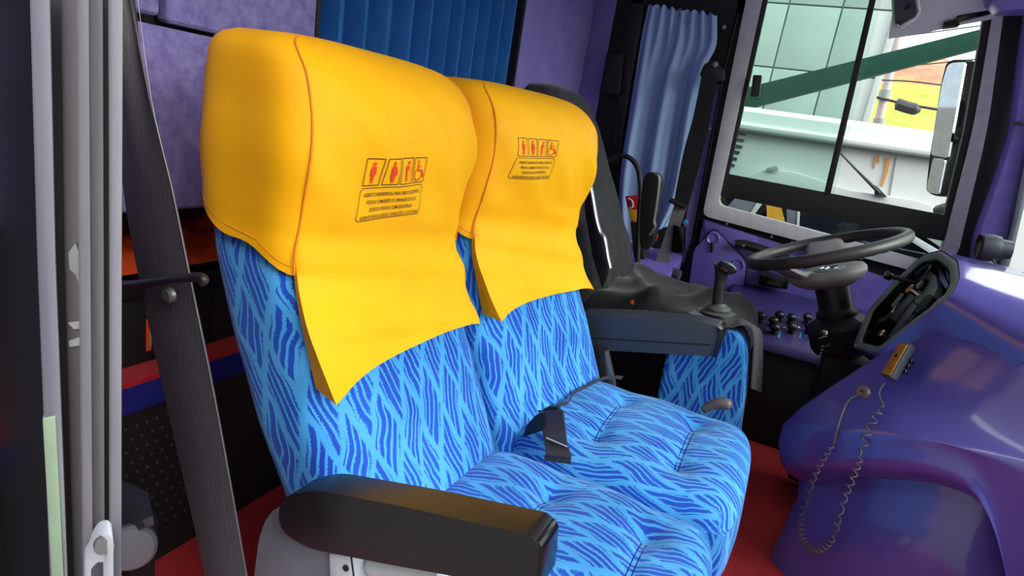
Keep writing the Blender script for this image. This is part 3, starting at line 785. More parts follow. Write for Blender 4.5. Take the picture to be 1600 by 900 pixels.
# shells and frame
sh = rounded([(-0.47, 0.5, 0.5331), (-0.4856, 0.5, 0.5445), (-0.5004, 0.5, 0.522), (-0.5106, 0.5, 0.4905), (-0.5161, 0.5, 0.4286), (-0.518, 0.5, 0.3125), (-0.3759, 0.5, 0.3958), (-0.367, 0.5, 0.505), (-0.3808, 0.5, 0.5271), (-0.471, 0.5, 0.5465)], [0.02]*10)
obj('side_shell', prism([(p[0], 0.505, p[2]) for p in sh], (0, 0.055, 0), 0.014, 3), M['grey_shell'], seat, label='grey plastic end shell below the near armrest')
br = [(-0.3933, 0.5, 0.5264), (-0.3655, 0.5, 0.5364), (-0.3422, 0.5, 0.4155), (-0.3759, 0.5, 0.3958)]
obj('hinge_bracket', prism([(p[0], 0.498, p[2]) for p in br], (0, 0.05, 0), 0.003), M['pale_plastic'], seat, label='pale grey hinge bracket')
obj('bracket_bolt', lathe([(0.004, 0), (0.004, -0.002), (0, -0.003)], (-0.3659, 0.498, 0.5197), (0, 1, 0), 10), M['matt_black'], seat)
obj('bracket_seam', tube([(-0.3606, 0.497, 0.5408), (-0.345, 0.497, 0.4822)], 0.0012, 6), M['matt_black'], seat)
obj('linkage_cover', tube(spline([(-0.3775, 0.535, 0.4766), (-0.3567, 0.535, 0.5042), (-0.3023, 0.535, 0.5224), (-0.2588, 0.535, 0.531)]), [0.012]*9+[0.016]*16, 12), M['pale_plastic'], seat, label='pale grey tube under the near armrest')
obj('back_bracket', prism([(-0.3638, 1.515, 0.5009), (-0.352, 1.515, 0.5045), (-0.3223, 1.515, 0.4368), (-0.3123, 1.515, 0.4141), (-0.329, 1.515, 0.4085), (-0.3459, 1.515, 0.4476)], (0, 0.02, 0), 0.002), M['steel'], seat)
obj('back_side_plate', prism([(-0.3839, 1.51, 0.5107), (-0.3576, 1.51, 0.5042), (-0.3279, 1.51, 0.4106), (-0.3702, 1.51, 0.3963)], (0, 0.015, 0), 0.003), M['matt_black'], seat)
rl = obj('recline_lever', tube(spline([(-0.0826, 1.5, 0.4343), (-0.0655, 1.5, 0.4544), (-0.0438, 1.5, 0.4672), (-0.0213, 1.5, 0.4683)]), [0.008, 0.010, 0.011, 0.011, 0.011, 0.012, 0.012, 0.012, 0.0125, 0.0125, 0.013, 0.0135, 0.014, 0.014, 0.014, 0.0145, 0.0145, 0.0145, 0.0145, 0.0145, 0.014, 0.0135, 0.012, 0.010, 0.006], 12), M['cord_grey'], seat, label='grey recline lever beside the far cushion')
for y in (0.62, 1.03, 1.44):
    bm = box(-.36, -.04, y-0.02, y+0.02, 0.0, 0.03, 0.004)
    box(-.34, -.29, y-0.015, y+0.015, 0.02, 0.26, 0.004, 2, bm); box(-.12, -.07, y-0.015, y+0.015, 0.02, 0.26, 0.004, 2, bm)
    obj('leg', bm, M['matt_black'], seat)
obj('under_frame', box(-.46, 0.0, 0.59, 1.47, 0.225, 0.262, 0.006), M['matt_black'], seat)
obj('back_plate', prism([(-.52, 0.60, 0.30), (-.44, 0.60, 0.26), (-.44, 0.60, 0.36), (-.50, 0.60, 0.42)], (0, 0.86, 0), 0.004), M['matt_black'], seat)

# ------------------------------------------------------------------ yellow covers
def wrinkle(y, z, sd):
    w = 0.0
    # soft drapes: diagonal pulls above the neck, level folds below it
    w += 0.0055*math.sin(60*(y*0.75+z*0.65)+sd*2)*smooth((z+.20)/.1)*smooth((.04-z)/.05)
    w += 0.0048*math.sin(75*(z+0.18*y)+9*y*y+sd)*smooth((-.16-z)/.05)
    w += 0.006*mnoise.noise(Vector((y*9, z*9, sd*3.1)))
    return max(w, -.003) if w > -.001 else -.001-.002*(1-math.exp((w+.001)/.004))
TS = math.radians(53)
def cut(th):
    a = abs(th)
    if a < TS: return -.238
    return lerp(-.238, -.168, smooth((a-TS)/(PI-2*TS)*1.0))
def coverpt(th, z, yc, sd, extra=0.0):
    x, y = backpt(th, z, 0.001+extra)
    w = wrinkle(y, z, sd)
    c, s = math.cos(th), math.sin(th)
    k = 0.6 if abs(th) > TS else 1.0
    if abs(th) > TS: w += 0.003*math.sin(42*x+9*z+sd)*smooth((.03-z)/.06)*smooth((abs(th)-TS)/.35)*smooth((PI-abs(th))/.5)
    fl = smooth((.06-z)*12)
    # the front flap hangs free below the neck and its corners stand off
    g = 0.0
    if abs(th) <= TS and z < -.20:
        t = (-.20-z)/.17
        e = max(0, abs(y)/.21)**2.6*(1 if y < 0 else 0.3)
        g = 0.010*t + 0.040*t*t*e
        y += math.copysign(0.026*t*e, y)
    return Vector((x + w*c*fl*k + g, yc+y + w*s*fl*k*.8, z+1.05))
def front_pt(y, z, yc, sd, lift):
    lift = lift+0.0022
    """point on the cover's front at (y, z), lifted off it by `lift`"""
    xf, xb, hw = level(z)
    hw_ = (max(hw, .21) if y < 0 else hw)+0.001
    s = (min(abs(y)/hw_, .98))**(NE/2)
    th = math.copysign(math.asin(s), y)
    th = max(-TS, min(TS, th))
    p = coverpt(th, z, yc, sd)
    return Vector((p.x+lift, yc+y, z+1.05))

def cover_bm(yc, sd):
    th = sorted(set(ring_angles(48, 16) + [round(-TS, 6), round(TS, 6)]))
    zz = ZT + [-.04-.01*k for k in range(16)]
    nrow = len(zz)
    P = []
    for i in range(nrow+4):
        row = []
        for t in th[:-1]:
            c = cut(t)
            if i < nrow: z = max(zz[i], c + 0.001*(nrow-i))
            else: z = lerp(max(-.19, c), c, (i-nrow+1)/4) if c < -.19 else c + 0.0002*(nrow+3-i)
            row.append(coverpt(t, z, yc, sd))
        P.append(row)
    P.insert(0, [sum(P[0], Vector())/len(P[0]) + (p-sum(P[0], Vector())/len(P[0]))*.03 for p in P[0]])
    bm = gridbm(P, closed_u=True)
    # front flap
    fth = [t for t in th if -TS-1e-4 <= t <= TS+1e-4]
    Q = [[coverpt(t, lerp(-.237, -.376 + 0.010*math.sin((t+TS)/(2*TS)*PI) - 0.006*max(0, -t/TS)**3 - 0.010*max(0, t/TS)**2 , k/18), yc, sd) for t in fth] for k in range(19)]
    merge(bm, gridbm(Q))
    bmesh.ops.remove_doubles(bm, verts=bm.verts, dist=0.0004)
    bmesh.ops.recalc_face_normals(bm, faces=bm.faces)
    bmesh.ops.solidify(bm, geom=list(bm.faces), thickness=-0.0015)
    return bm

# print on the covers: flat lettering and pictograms laid on the cloth
def text_polys(body, size):
    cu = bpy.data.curves.new('t', 'FONT'); cu.body = body; cu.size = size; cu.align_x = 'CENTER'
    cu.resolution_u = 2; cu.offset = 0.00008
    o = bpy.data.objects.new('t', cu); COL.objects.link(o)
    dg = bpy.context.evaluated_depsgraph_get(); dg.update()
    me = bpy.data.meshes.new_from_object(o.evaluated_get(dg))
    vs = [tuple(v.co[:2]) for v in me.vertices]; fs = [tuple(p.vertices) for p in me.polygons]
    bpy.data.objects.remove(o); bpy.data.curves.remove(cu); bpy.data.meshes.remove(me)
    return vs, fs
LINES = ['ASSENTO PREFERENCIAL PARA OBESOS, GESTANTES,', 'PESSOAS COM BEB\u00caS OU CRIAN\u00c7AS DE COLO,', 'IDOSOS E PESSOAS COM DEFICI\u00caNCIA.', 'AUSENTES PESSOAS NESSAS CONDI\u00c7\u00d5ES, O USO \u00c9 LIVRE.']
TXT = [text_polys(l, 0.0082) for l in LINES]
def line2(a, b, w):
    a, b = Vector(a), Vector(b); d = (b-a).normalized(); n = Vector((-d.y, d.x))*w/2
    k = max(1, int((b-a).length/0.006))
    vs, fs = [], []
    for i in range(k+1):
        p = a.lerp(b, i/k); vs += [tuple(p+n), tuple(p-n)]
    for i in range(k): fs.append((2*i, 2*i+1, 2*i+3, 2*i+2))
    return vs, fs
def poly2(pts, w, closed=False):
    vs, fs = [], []
    seq = list(zip(pts, pts[1:])) + ([(pts[-1], pts[0])] if closed else [])
    for a, b in seq:
        v, f = line2(a, b, w); k = len(vs); vs += v; fs += [tuple(i+k for i in q) for q in f]
    return vs, fs
def disc2(c, r, n=14):
    return [(c[0]+r*math.cos(2*PI*k/n), c[1]+r*math.sin(2*PI*k/n)) for k in range(n)], [tuple(range(n))]
def shape2(pts): return [tuple(p) for p in pts], [tuple(range(len(pts)))]
def arc2(c, r, a0, a1, n=16): return [(c[0]+r*math.cos(lerp(a0, a1, k/n)), c[1]+r*math.sin(lerp(a0, a1, k/n))) for k in range(n+1)]
def put(parts, at, sc=1.0):
    vs, fs = [], []
    for v, f in parts:
        k = len(vs); vs += [(at[0]+p[0]*sc, at[1]+p[1]*sc) for p in v]; fs += [tuple(i+k for i in q) for q in f]
    return vs, fs
# pictograms in unit boxes (x -0.5..0.5, y 0..1)
PIC = {
 'adult_pictogram': [disc2((0, .84), .075), shape2([(-.10, .74), (.10, .74), (.15, .55), (.13, .38), (.08, .36), (.06, .06), (-.06, .06), (-.08, .36), (-.13, .38), (-.15, .55)])],
 'pregnant_pictogram': [disc2((-.02, .86), .08), shape2([(-.12, .76), (.08, .76), (.16, .62), (.22, .50), (.22, .38), (.14, .33), (.12, .06), (.00, .06), (-.02, .33), (-.12, .36), (-.10, .52), (-.14, .62)])],
 'elderly_pictogram': [disc2((.14, .86), .075), shape2([(.06, .76), (.14, .72), (.24, .56), (.20, .53), (.08, .63), (.02, .50), (.00, .06), (-.10, .06), (-.10, .45), (-.12, .60), (-.04, .72)]), poly2([(.24, .55), (.20, .06)], .03)],
 'wheelchair_pictogram': [disc2((-.14, .88), .06), poly2([(-.14, .80), (-.12, .50), (.18, .48), (.32, .20), (.44, .26)], .08), poly2([(-.13, .66), (.10, .66)], .06), poly2(arc2((-.06, .32), .27, 2.2, 5.9), .06)],
}
def printed(name, parts, m, yc, sd, cy, cz, slope, parent, lift=0.0012, fold=None):
    bm = bmesh.new()
    for vs, fs in parts:
        V = []
        for (s, t) in vs:
            ss, tt = s, t
            y = cy+ss; z = cz+tt+slope*ss
            V.append(bm.verts.new(front_pt(y-yc, z-1.05, yc, sd, lift)))
        for f in fs:
            try: bm.faces.new([V[i] for i in f])
            except ValueError: pass
    bmesh.ops.triangulate(bm, faces=[f for f in bm.faces if len(f.verts) > 4])
    return obj(name, bm, m, parent, smooth=False)

def cover(yc, sd, label, k):
    global LEAN
    LEAN = 0.034 if yc > 1 else 0.0
    c = thing('headrest_cover', label, 'seat cover', (-.63, yc, 0.86), 'yellow headrest covers')
    hd = obj('hood', cover_bm(yc, sd), M['yellow'], c, angle=60)
    # sewn edge along each front corner and round the hem
    for sg in (-1, 1):
        pth = [coverpt(sg*TS, z, yc, sd, 0.0022) for z in [.062, .056, .048, .036, .02, 0, -.03, -.06, -.09, -.12, -.15, -.18, -.21, -.235]]
        obj('seam', tube(spline(pth, 5), 0.0014, 6), M['orange_thread'], hd)
    hem = [coverpt(t, cut(t)+0.012, yc, sd, 0.0012) for t in thetas(40, TS, 2*PI-TS) for t in [t if t <= PI else t-2*PI]]
    obj('hem_stitch', tube(hem, 0.0009, 5), M['orange_thread'], hd)
    return c

PR = [(0.798, 0.0), (1.268, 0.0)]
def notice(c, yc, sd, cy, cz, slope, sc):
    q = lambda v: [(p[0]*sc, p[1]*sc) for p in v]
    SC = lambda parts: [([(p[0]*sc, p[1]*sc) for p in v], f) for v, f in parts]
    W = 0.062
    # text box with rounded corners
    b = poly2([(-W-.004, -.030), (-W, -.034), (W-.002, -.034), (W, -.030), (W+.001, .004), (W-.003, .008), (-W+.002, .008), (-W-.001, .004)], 0.0009, True)
    printed('notice_border', SC([b]), M['ink'], yc, sd, cy, cz, slope, c)
    rows = []
    for i, (vs, fs) in enumerate(TXT):
        w = max(p[0] for p in vs)-min(p[0] for p in vs)
        want = (0.112, 0.098, 0.084, 0.118)[i]
        k = want/w
        rows.append(([(p[0]*k, p[1]*0.85 - 0.0032 - i*0.0098) for p in vs], fs))
    printed('notice_lettering', SC(rows), M['ink'], yc, sd, cy, cz, slope, c, 0.0014)
    xs = (-.048, -.015, .0165, .0475)
    for (nm, shp), x in zip(PIC.items(), xs):
        fr = printed('pictogram_frame', SC([poly2([(x-.0135, .0115), (x+.0135, .0115), (x+.0135, .045), (x-.0135, .045)], 0.0011, True)]), M['ink'], yc, sd, cy, cz, slope, c)
        printed(nm, SC([put(shp, (x, .0125), 0.031)]), M['red_ink'], yc, sd, cy, cz, slope, fr, 0.0014)

c1 = cover(YC[0], 1.0, 'yellow cover on the near seat, printed with the larger, fully readable notice', 0)
notice(c1, YC[0], 1.0, (-0.535, 0.7367, 0.9237)[1], (-0.535, 0.7367, 0.9237)[2], 0.03, 1.10)
c2 = cover(YC[1], 2.3, 'yellow cover on the far seat, next to the black driver seat', 1)
notice(c2, YC[1], 2.3, (-0.455, 1.162, 0.9749)[1], (-0.455, 1.162, 0.9749)[2], 0.03, 1.0)

# ================================================================== STRAPS AND SMALL THINGS ROUND THE PASSENGER SEAT
def sheet(L, R, th=0.0015, K=8, n=6, fold=None):
    """cloth or webbing between two edge curves"""
    l, r = spline(L, n), spline(R, n)
    P = []
    for i, (a, b) in enumerate(zip(l, r)):
        row = []
        for k in range(K+1):
            p = a.lerp(b, k/K)
            if fold: p = p + fold(i/(len(l)-1), k/K)
            row.append(p)
        P.append(row)
    return solidify(gridbm(P), th)

sb = thing('seat_belt', 'wide black shoulder belt hanging beside the aluminium door post', 'seat belt', (-0.5823, 0.42, 0.8284))
Lf = [(-0.6516, 0.42, 1.125), (-0.6484, 0.42, 1.102), (-0.6468, 0.42, 1.011), (-0.6378, 0.42, 0.9135), (-0.6131, 0.42, 0.8205), (-0.5768, 0.42, 0.7111), (-0.5321, 0.42, 0.5826), (-0.491, 0.42, 0.4628)]
Rt = [(-0.623, 0.42, 1.126), (-0.6177, 0.42, 1.104), (-0.593, 0.42, 1.013), (-0.5625, 0.42, 0.9297), (-0.5336, 0.42, 0.8408), (-0.4994, 0.42, 0.7371), (-0.4629, 0.42, 0.6129), (-0.4298, 0.42, 0.4957)]
def fold(t, k): return Vector((0, 0.010*math.sin(k*9+1.2)*max(0, 1-t*2.4) - 0.004*math.sin(k*PI), 0))
obj('strap', sheet(Lf, Rt, 0.0016, 12, 8, fold), M['webbing'], sb)
obj('stitched_edge', tube([p+Vector((0, -0.001, 0)) for p in spline([(-0.6162, 0.4185, 1.126), (-0.5919, 0.4185, 1.013), (-0.5614, 0.4185, 0.93), (-0.5326, 0.4185, 0.8413), (-0.4985, 0.4185, 0.7379), (-0.4621, 0.4185, 0.6141), (-0.4292, 0.4185, 0.4972)], 8)], 0.0003, 5), M['steel'], sb)
gd = obj('guide_loop', tube(spline([(-0.62, 0.4, 0.8166), (-0.589, 0.4, 0.8274), (-0.5546, 0.4, 0.8396), (-0.5173, 0.4, 0.8523), (-0.5003, 0.4, 0.8579), (-0.4923, 0.4, 0.8573), (-0.4957, 0.4, 0.8532)], 6), 0.0046, 12), M['black_plastic'], sb)
obj('loop_mount', prism([(-0.6351, 0.405, 0.8176), (-0.5963, 0.405, 0.8288), (-0.5954, 0.405, 0.8192), (-0.6354, 0.405, 0.8044)], (0, 0.012, 0), 0.003), M['matt_black'], sb)
obj('bolt', lathe([(0.0085, 0.003), (0.0085, -0.001), (0.006, -0.003), (0.0, -0.0032)], (-0.5498, 0.405, 0.8256), (0, 1, 0.1), 20), M['steel'], sb)

da = thing('door_actuator', 'grey round-capped housing standing on the floor behind the door post', 'housing', (-0.9381, 0.62, 0.1267))
c = (-0.9086, 0.6, 0.2167)
obj('housing', prism(rounded([(-1.001, 0.61, 0.2904), (-0.9465, 0.61, 0.3018), (-0.8645, 0.61, 0.3066), (-0.8645, 0.61, 0.2819), (-0.8882, 0.61, 0.263), (-0.9305, 0.61, 0.2216), (-1.005, 0.61, 0.1721)], 0.006), (-.05, 0.03, 0), 0.005), M['slate_vinyl'], da)
obj('end_cap', lathe([(0.0, -0.010), (0.018, -0.009), (0.037, -0.006), (0.042, 0.0), (0.042, 0.012)], c, (-0.75, 0.6, -0.2), 32), M['grey_shell'], da)
obj('lug', prism(rounded([(-0.8886, 0.608, 0.2799), (-0.8617, 0.608, 0.3), (-0.8584, 0.608, 0.2833), (-0.8819, 0.608, 0.2698)], 0.002), (-.005, 0.004, 0), 0.002), M['grey_shell'], da)
obj('body', lathe([(0.038, 0.01), (0.038, 0.09), (0.0, 0.09)], c, (-0.75, 0.6, -0.2), 24), M['slate_vinyl'], da)
obj('foot', box(c[0]-.08, c[0]-.02, 0.61, 0.66, 0.0, c[2]), M['matt_black'], da)

cr = thing('crate', 'black storage crate on the red step behind the near seat', 'crate', (-1.25, 0.86, 0.452))
bm = box(-1.42, -1.125, 0.60, 1.12, 0.453, 0.615, 0.006)
obj('body', bm, M['matt_black'], cr)
obj('rim', framebm([(-1.43, 0.59, 0.60), (-1.115, 0.59, 0.60), (-1.115, 1.13, 0.60), (-1.43, 1.13, 0.60)], [(-1.40, 0.62, 0.60), (-1.145, 0.62, 0.60), (-1.145, 1.10, 0.60), (-1.40, 1.10, 0.60)], (0, 0, 0.03), 0.004), M['black_plastic'], cr)
for y in (0.70, 0.79, 0.93, 1.02): obj('rib', box(-1.1255, -1.119, y, y+0.008, 0.46, 0.60, 0.002), M['black_plastic'], cr)
lb = obj('sticker', box(-1.126, -1.1235, 0.780, 0.832, 0.478, 0.548), M['orange_plastic'], cr, smooth=False, label='orange-bordered sticker')
obj('sticker_panel', box(-1.124, -1.1228, 0.788, 0.824, 0.486, 0.540), M['pale_plastic'], lb, smooth=False)

def heap(x0, x1, y0, y1, z0, h, sd):
    P = []
    for i in range(25):
        row = []
        for j in range(25):
            u, v = i/24, j/24
            e = min(1, 6*min(u, 1-u, v, 1-v)+0.02)
            n = mnoise.noise(Vector((u*4+sd, v*4, sd)))+0.5*mnoise.noise(Vector((u*11, v*11+sd, sd)))
            row.append((lerp(x0, x1, u)+0.012*n, lerp(y0, y1, v)+0.012*n, z0+h*math.sqrt(e)*(0.8+0.35*n)))
        P.append(row)
    bm = gridbm(P)
    return solidify(bm, 0.004)
tag(obj('folded_vest', heap(-1.41, -1.135, 0.62, 1.11, 0.634, 0.095, 3.3), M['orange_cloth'], at=(-1.27, 0.86, 0.634)), 'crumpled orange cloth lying on the black crate', 'cloth')

lap = thing('lap_belt', 'black lap belt lying over the corner of the far cushion', 'seat belt', (-0.3233, 1.08, 0.4406))
off_ = lambda L: [Vector((0, 0, 1.05))+(Vector(p)-Vector((0, 0, 1.05)))*.982 for p in L]
obj('strap', sheet(off_([(-0.3764, 1.13, 0.4588), (-0.3459, 1.085, 0.4443), (-0.321, 1.042, 0.4372), (-0.32, 1.04, 0.4286), (-0.3186, 1.04, 0.4206)]),
                   off_([(-0.3252, 1.13, 0.4833), (-0.2934, 1.085, 0.4499), (-0.2691, 1.042, 0.4493), (-0.2674, 1.04, 0.444), (-0.2654, 1.04, 0.4335)]), 0.002, 6, 6), M['webbing'], lap)
obj('buckle_sleeve', sheet(off_([(-0.3706, 1.11, 0.4822), (-0.3611, 1.1, 0.4691), (-0.342, 1.075, 0.4618), (-0.332, 1.065, 0.4526)]),
                   off_([(-0.3194, 1.11, 0.5005), (-0.3117, 1.1, 0.4871), (-0.2945, 1.075, 0.4682), (-0.2847, 1.065, 0.4508)]), 0.009, 6, 6), M['navy_sleeve'], lap)
obj('stitch_bar', tube([(-0.3229, 1.035, 0.4707), (-0.2782, 1.035, 0.4685)], 0.0012, 6), M['pale_plastic'], lap)
obj('buckle_housing', prism(rounded([(-0.3665, 1.022, 0.4612), (-0.3628, 1.022, 0.4878), (-0.3485, 1.022, 0.5151), (-0.3347, 1.022, 0.5282), (-0.3255, 1.022, 0.5071), (-0.3277, 1.022, 0.4898)], 0.006), (0, 0.008, 0), 0.005), M['black_gloss'], lap)
obj('tongue', prism(rounded([(-0.3684, 1.115, 0.4825), (-0.3535, 1.115, 0.4966), (-0.3341, 1.115, 0.5006), (-0.3294, 1.115, 0.4906), (-0.3614, 1.115, 0.4762)], 0.003), (0, 0.01, 0), 0.002), M['black_plastic'], lap)
th_ = [Vector(p)+Vector((0, 0, 0.014)) for p in [(-0.3612, 1.192, 0.452), (-0.3476, 1.228, 0.452), (-0.3547, 1.273, 0.452), (-0.3512, 1.308, 0.452), (-0.3413, 1.354, 0.452), (-0.3282, 1.417, 0.452), (-0.3096, 1.45, 0.452), (-0.2885, 1.466, 0.452)]]
obj('loose_strap', ribbon(spline(th_, 6), Vector((0.003, 0.001, 0.009)), 0.0025), M['webbing'], lap)

# ================================================================== CURTAINS
P = []
for i in range(20):
    z = lerp(0.93, 1.95, i/19); row = []
    for k in range(401):
        t = k/400
        ph = t*11 + 0.12*math.sin(t*9) + 0.02*(1-i/19)*math.sin(t*31)
        f = ph % 1.0
        # panel leaning forward, then a deep tuck
        saw, dy = (1-(f/.85)**1.3 if f < .85 else ((f-.85)/.15)**.7), 0.0
        row.append((-1.08 + 0.055*saw, lerp(1.092, 2.042, t) + dy, z))
    P.append(row)
dc = obj('pleated_curtain', solidify(gridbm(P), 0.002), M['curtain_blue'], at=(-1.04, 1.57, 0.93))
tag(dc, 'dark blue pleated curtain in the bulkhead behind the two passenger seats', 'curtain')

Lc = spline([(-0.7523, 2.69, 1.585), (-0.7562, 2.69, 1.451), (-0.7515, 2.69, 1.297), (-0.744, 2.69, 1.113), (-0.7361, 2.69, 0.9495), (-0.7137, 2.69, 0.7841), (-0.6533, 2.69, 0.5784)], 8)
Rc = spline([(-0.4707, 2.69, 1.566), (-0.4467, 2.69, 1.454), (-0.4648, 2.69, 1.369), (-0.4609, 2.69, 1.229), (-0.4455, 2.69, 1.024), (-0.4407, 2.69, 0.8369), (-0.4791, 2.69, 0.7122)], 8)
P = []
for i, (a, b) in enumerate(zip(Lc, Rc)):
    t = i/(len(Lc)-1); row = []
    for k in range(121):
        q = k/120
        p = a.lerp(b, q)
        dp_ = 0.014*math.sin(q*2*PI*7+0.6)*max(0, 1-t*2.2) + 0.022*math.sin(q*2*PI*2.6+1.9+t*0.8)*smooth(t*2.5) + 0.008*math.sin(q*2*PI*5.3+t*3)*smooth((t-.1)*2)
        row.append(p + Vector((0, dp_, 0.006*math.sin(q*2*PI*9)*(1 if i == 0 else 0))))
    P.append(row)
lc = obj('window_curtain', solidify(gridbm(P), 0.002), M['curtain_light'], at=(-0.5897, 2.66, 0.8372))
tag(lc, "light blue gathered curtain beside the driver's window", 'curtain')

# ================================================================== DRIVER'S SEAT AND BELT
DL = np.array([(0.128, -.80, -.84, .10), (0.115, -.765, -.865, .165), (.08, -.730, -.88, .20), (.02, -.690, -.885, .222), (-.06, -.648, -.87, .23), (-.15, -.605, -.84, .235),
               (-.27, -.545, -.78, .24), (-.37, -.495, -.71, .245), (-.45, -.470, -.66, .245), (-.56, -.45, -.60, .235)])
ds = thing('driver_seat', "driver's seat under a black plush cover", 'seat', (-.35, 2.02, 0.0))
P = []
for i in range(40):
    z = lerp(.130, -.56, (i/39)**1.3) if i else .131
    xf, xb, hw = [np.interp(z, DL[::-1, 0], DL[::-1, k]) for k in (1, 2, 3)]
    if i == 0: xf, xb, hw = -.815, -.825, .03
    row = []
    for k in range(64):
        th = 2*PI*k/64; c, s = math.cos(th), math.sin(th)
        n = 0.006*mnoise.noise(Vector((c*3, s*3, z*9)))
        row.append(((xf+xb)/2 + math.copysign(abs(c)**.55, c)*((xf-xb)/2+n), 2.01 + math.copysign(abs(s)**.5, s)*(hw+n), z+1.05))
    P.append(row)
bm = gridbm(P, closed_u=True)
bmesh.ops.contextual_create(bm, geom=[e for e in bm.edges if e.is_boundary])
bmesh.ops.recalc_face_normals(bm, faces=bm.faces)
obj('backrest', bm, M['fur'], ds, angle=70)
# seat cushion with the loose plush cover bunched over it
P = []
for i in range(41):
    row = []
    for j in range(37):
        u, v = i/40, j/36
        X = lerp(-.52, -.02, u); y = lerp(1.765, 2.26, v)
        e = min(u, 1-u)*.50; g_ = min(v, 1-v)*.5
        d = min(e, g_); rr = .06
        z = -.455 + 0.012*math.sin(u*PI) - (rr*(1-math.sqrt(max(0, 1-(1-min(d, rr)/rr)**2))))*1.2 - .02*u
        w = mnoise.noise(Vector((X*7, y*9, 1.7)))*.018 + mnoise.noise(Vector((X*18+y*5, y*6, 4.2)))*.010
        w += 0.022*math.exp(-((X+.36+0.4*(y-1.9))/.035)**2) + 0.016*math.exp(-((X+.22-0.5*(y-2.0))/.03)**2)
        row.append((X, y, z+w+1.05))
    P.append(row)
bm = gridbm(P)
bmesh.ops.recalc_face_normals(bm, faces=bm.faces)
ext = bmesh.ops.extrude_edge_only(bm, edges=[e for e in bm.edges if e.is_boundary])
for v in [q for q in ext['geom'] if isinstance(q, bmesh.types.BMVert)]: v.co.z = 0.40
bmesh.ops.recalc_face_normals(bm, faces=bm.faces)
obj('cushion', bm, M['fur'], ds, angle=70)
obj('plinth', box(-.46, -.10, 1.80, 2.22, 0.0, 0.42, 0.02), M['matt_black'], ds)
bm = tube(spline([(-0.5595, 1.755, 0.9021), (-0.5452, 1.755, 0.8707), (-0.5209, 1.755, 0.8085), (-0.5012, 1.755, 0.7702), (-0.484, 1.755, 0.7545), (-0.4639, 1.755, 0.7044), (-0.4494, 1.755, 0.6724)], 5), 0.0065, 10, flat=1.5)
bar = obj('recline_bar', bm, M['steel'], ds, label='grey steel recline bar on the near side of the backrest')
obj('bar_plate', prism([(-0.5853, 1.762, 0.9294), (-0.5623, 1.762, 0.9146), (-0.5171, 1.762, 0.8088), (-0.4542, 1.762, 0.6562), (-0.4638, 1.762, 0.6034), (-0.5122, 1.762, 0.6921), (-0.5617, 1.762, 0.819)], (0, 0.012, 0), 0.002), M['black_plastic'], ds)
fa_ = obj('folded_armrest', prism(rounded([(-0.5274, 2.27, 0.9134), (-0.5165, 2.27, 0.941), (-0.4867, 2.27, 0.9462), (-0.4659, 2.27, 0.9267), (-0.4567, 2.27, 0.8302), (-0.4555, 2.27, 0.7589), (-0.4399, 2.27, 0.7091), (-0.4576, 2.27, 0.6562), (-0.4874, 2.27, 0.6691), (-0.5043, 2.27, 0.7485), (-0.5193, 2.27, 0.8417)], 0.02), (0, 0.06, 0), 0.012, 3), M['black_plastic'], ds, label='armrest of the driver seat, folded upright')
obj('armrest_edge', tube(spline([(-0.4886, 2.262, 0.9413), (-0.4688, 2.262, 0.9264), (-0.46, 2.262, 0.8535), (-0.4541, 2.262, 0.7718), (-0.446, 2.262, 0.7568), (-0.4598, 2.262, 0.7201)], 5), 0.006, 8), M['steel'], fa_)
bk = obj('belt_buckle', obox((-0.3693, 1.8, 0.5638), (0.62, 0, -0.78), (0, 1, 0), (0.78, 0, 0.62), 0.05, 0.03, 0.022, 0.004), M['black_plastic'], ds)
obj('release_button', obox((-0.3627, 1.782, 0.5735), (0.62, 0, -0.78), (0, 1, 0), (0.78, 0, 0.62), 0.032, 0.012, 0.012, 0.003), M['orange_plastic'], bk, label='orange release button')

db = thing('seat_belt', "driver's belt running down the side wall from its black anchor", 'seat belt', (-0.4269, 2.64, 0.922))
obj('strap', sheet([(-0.4594, 2.6, 1.338), (-0.4565, 2.6, 1.173), (-0.463, 2.6, 1.02), (-0.4578, 2.6, 0.8325)], [(-0.3986, 2.6, 1.33), (-0.39, 2.6, 1.157), (-0.39, 2.6, 0.9937), (-0.3964, 2.6, 0.818)], 0.002, 6, 6), M['matt_black'], db)
obj('lower_strap', sheet([(-0.4481, 2.58, 0.8301), (-0.4559, 2.58, 0.7457), (-0.4641, 2.58, 0.6485), (-0.4787, 2.58, 0.5392)], [(-0.3983, 2.58, 0.8188), (-0.4069, 2.58, 0.7291), (-0.412, 2.58, 0.6329), (-0.431, 2.58, 0.5227)], 0.002, 6, 6), M['grey_webbing'], db)
obj('guide_loop', tube([(-0.4708, 2.57, 0.8341), (-0.4371, 2.57, 0.8249), (-0.4011, 2.57, 0.8162)], 0.011, 10), M['black_plastic'], db)
obj('anchor', prism(rounded([(-0.4629, 2.61, 1.368), (-0.4358, 2.61, 1.389), (-0.3853, 2.61, 1.362), (-0.3731, 2.61, 1.32), (-0.4029, 2.61, 1.312), (-0.4701, 2.61, 1.324)], 0.01), (0, 0.03, 0), 0.005), M['black_plastic'], db)
obj('anchor_bolt', lathe([(0.012, 0), (0.010, -0.006), (0, -0.008)], (-0.4192, 2.608, 1.372), (0, 1, 0), 14), M['steel'], db)
rx = obj('reel_box', prism(rounded([(-0.4334, 2.57, 0.7378), (-0.3897, 2.57, 0.7311), (-0.3721, 2.57, 0.6297), (-0.4194, 2.57, 0.627)], 0.008), (0, 0.06, 0), 0.006), M['black_gloss'], db)
obj('reel_cap', lathe([(0.010, 0), (0.010, -0.010), (0.0, -0.012)], (-0.3865, 2.56, 0.7592), (0, 1, 0), 14), M['blue_mark'], rx, label='small blue cap')

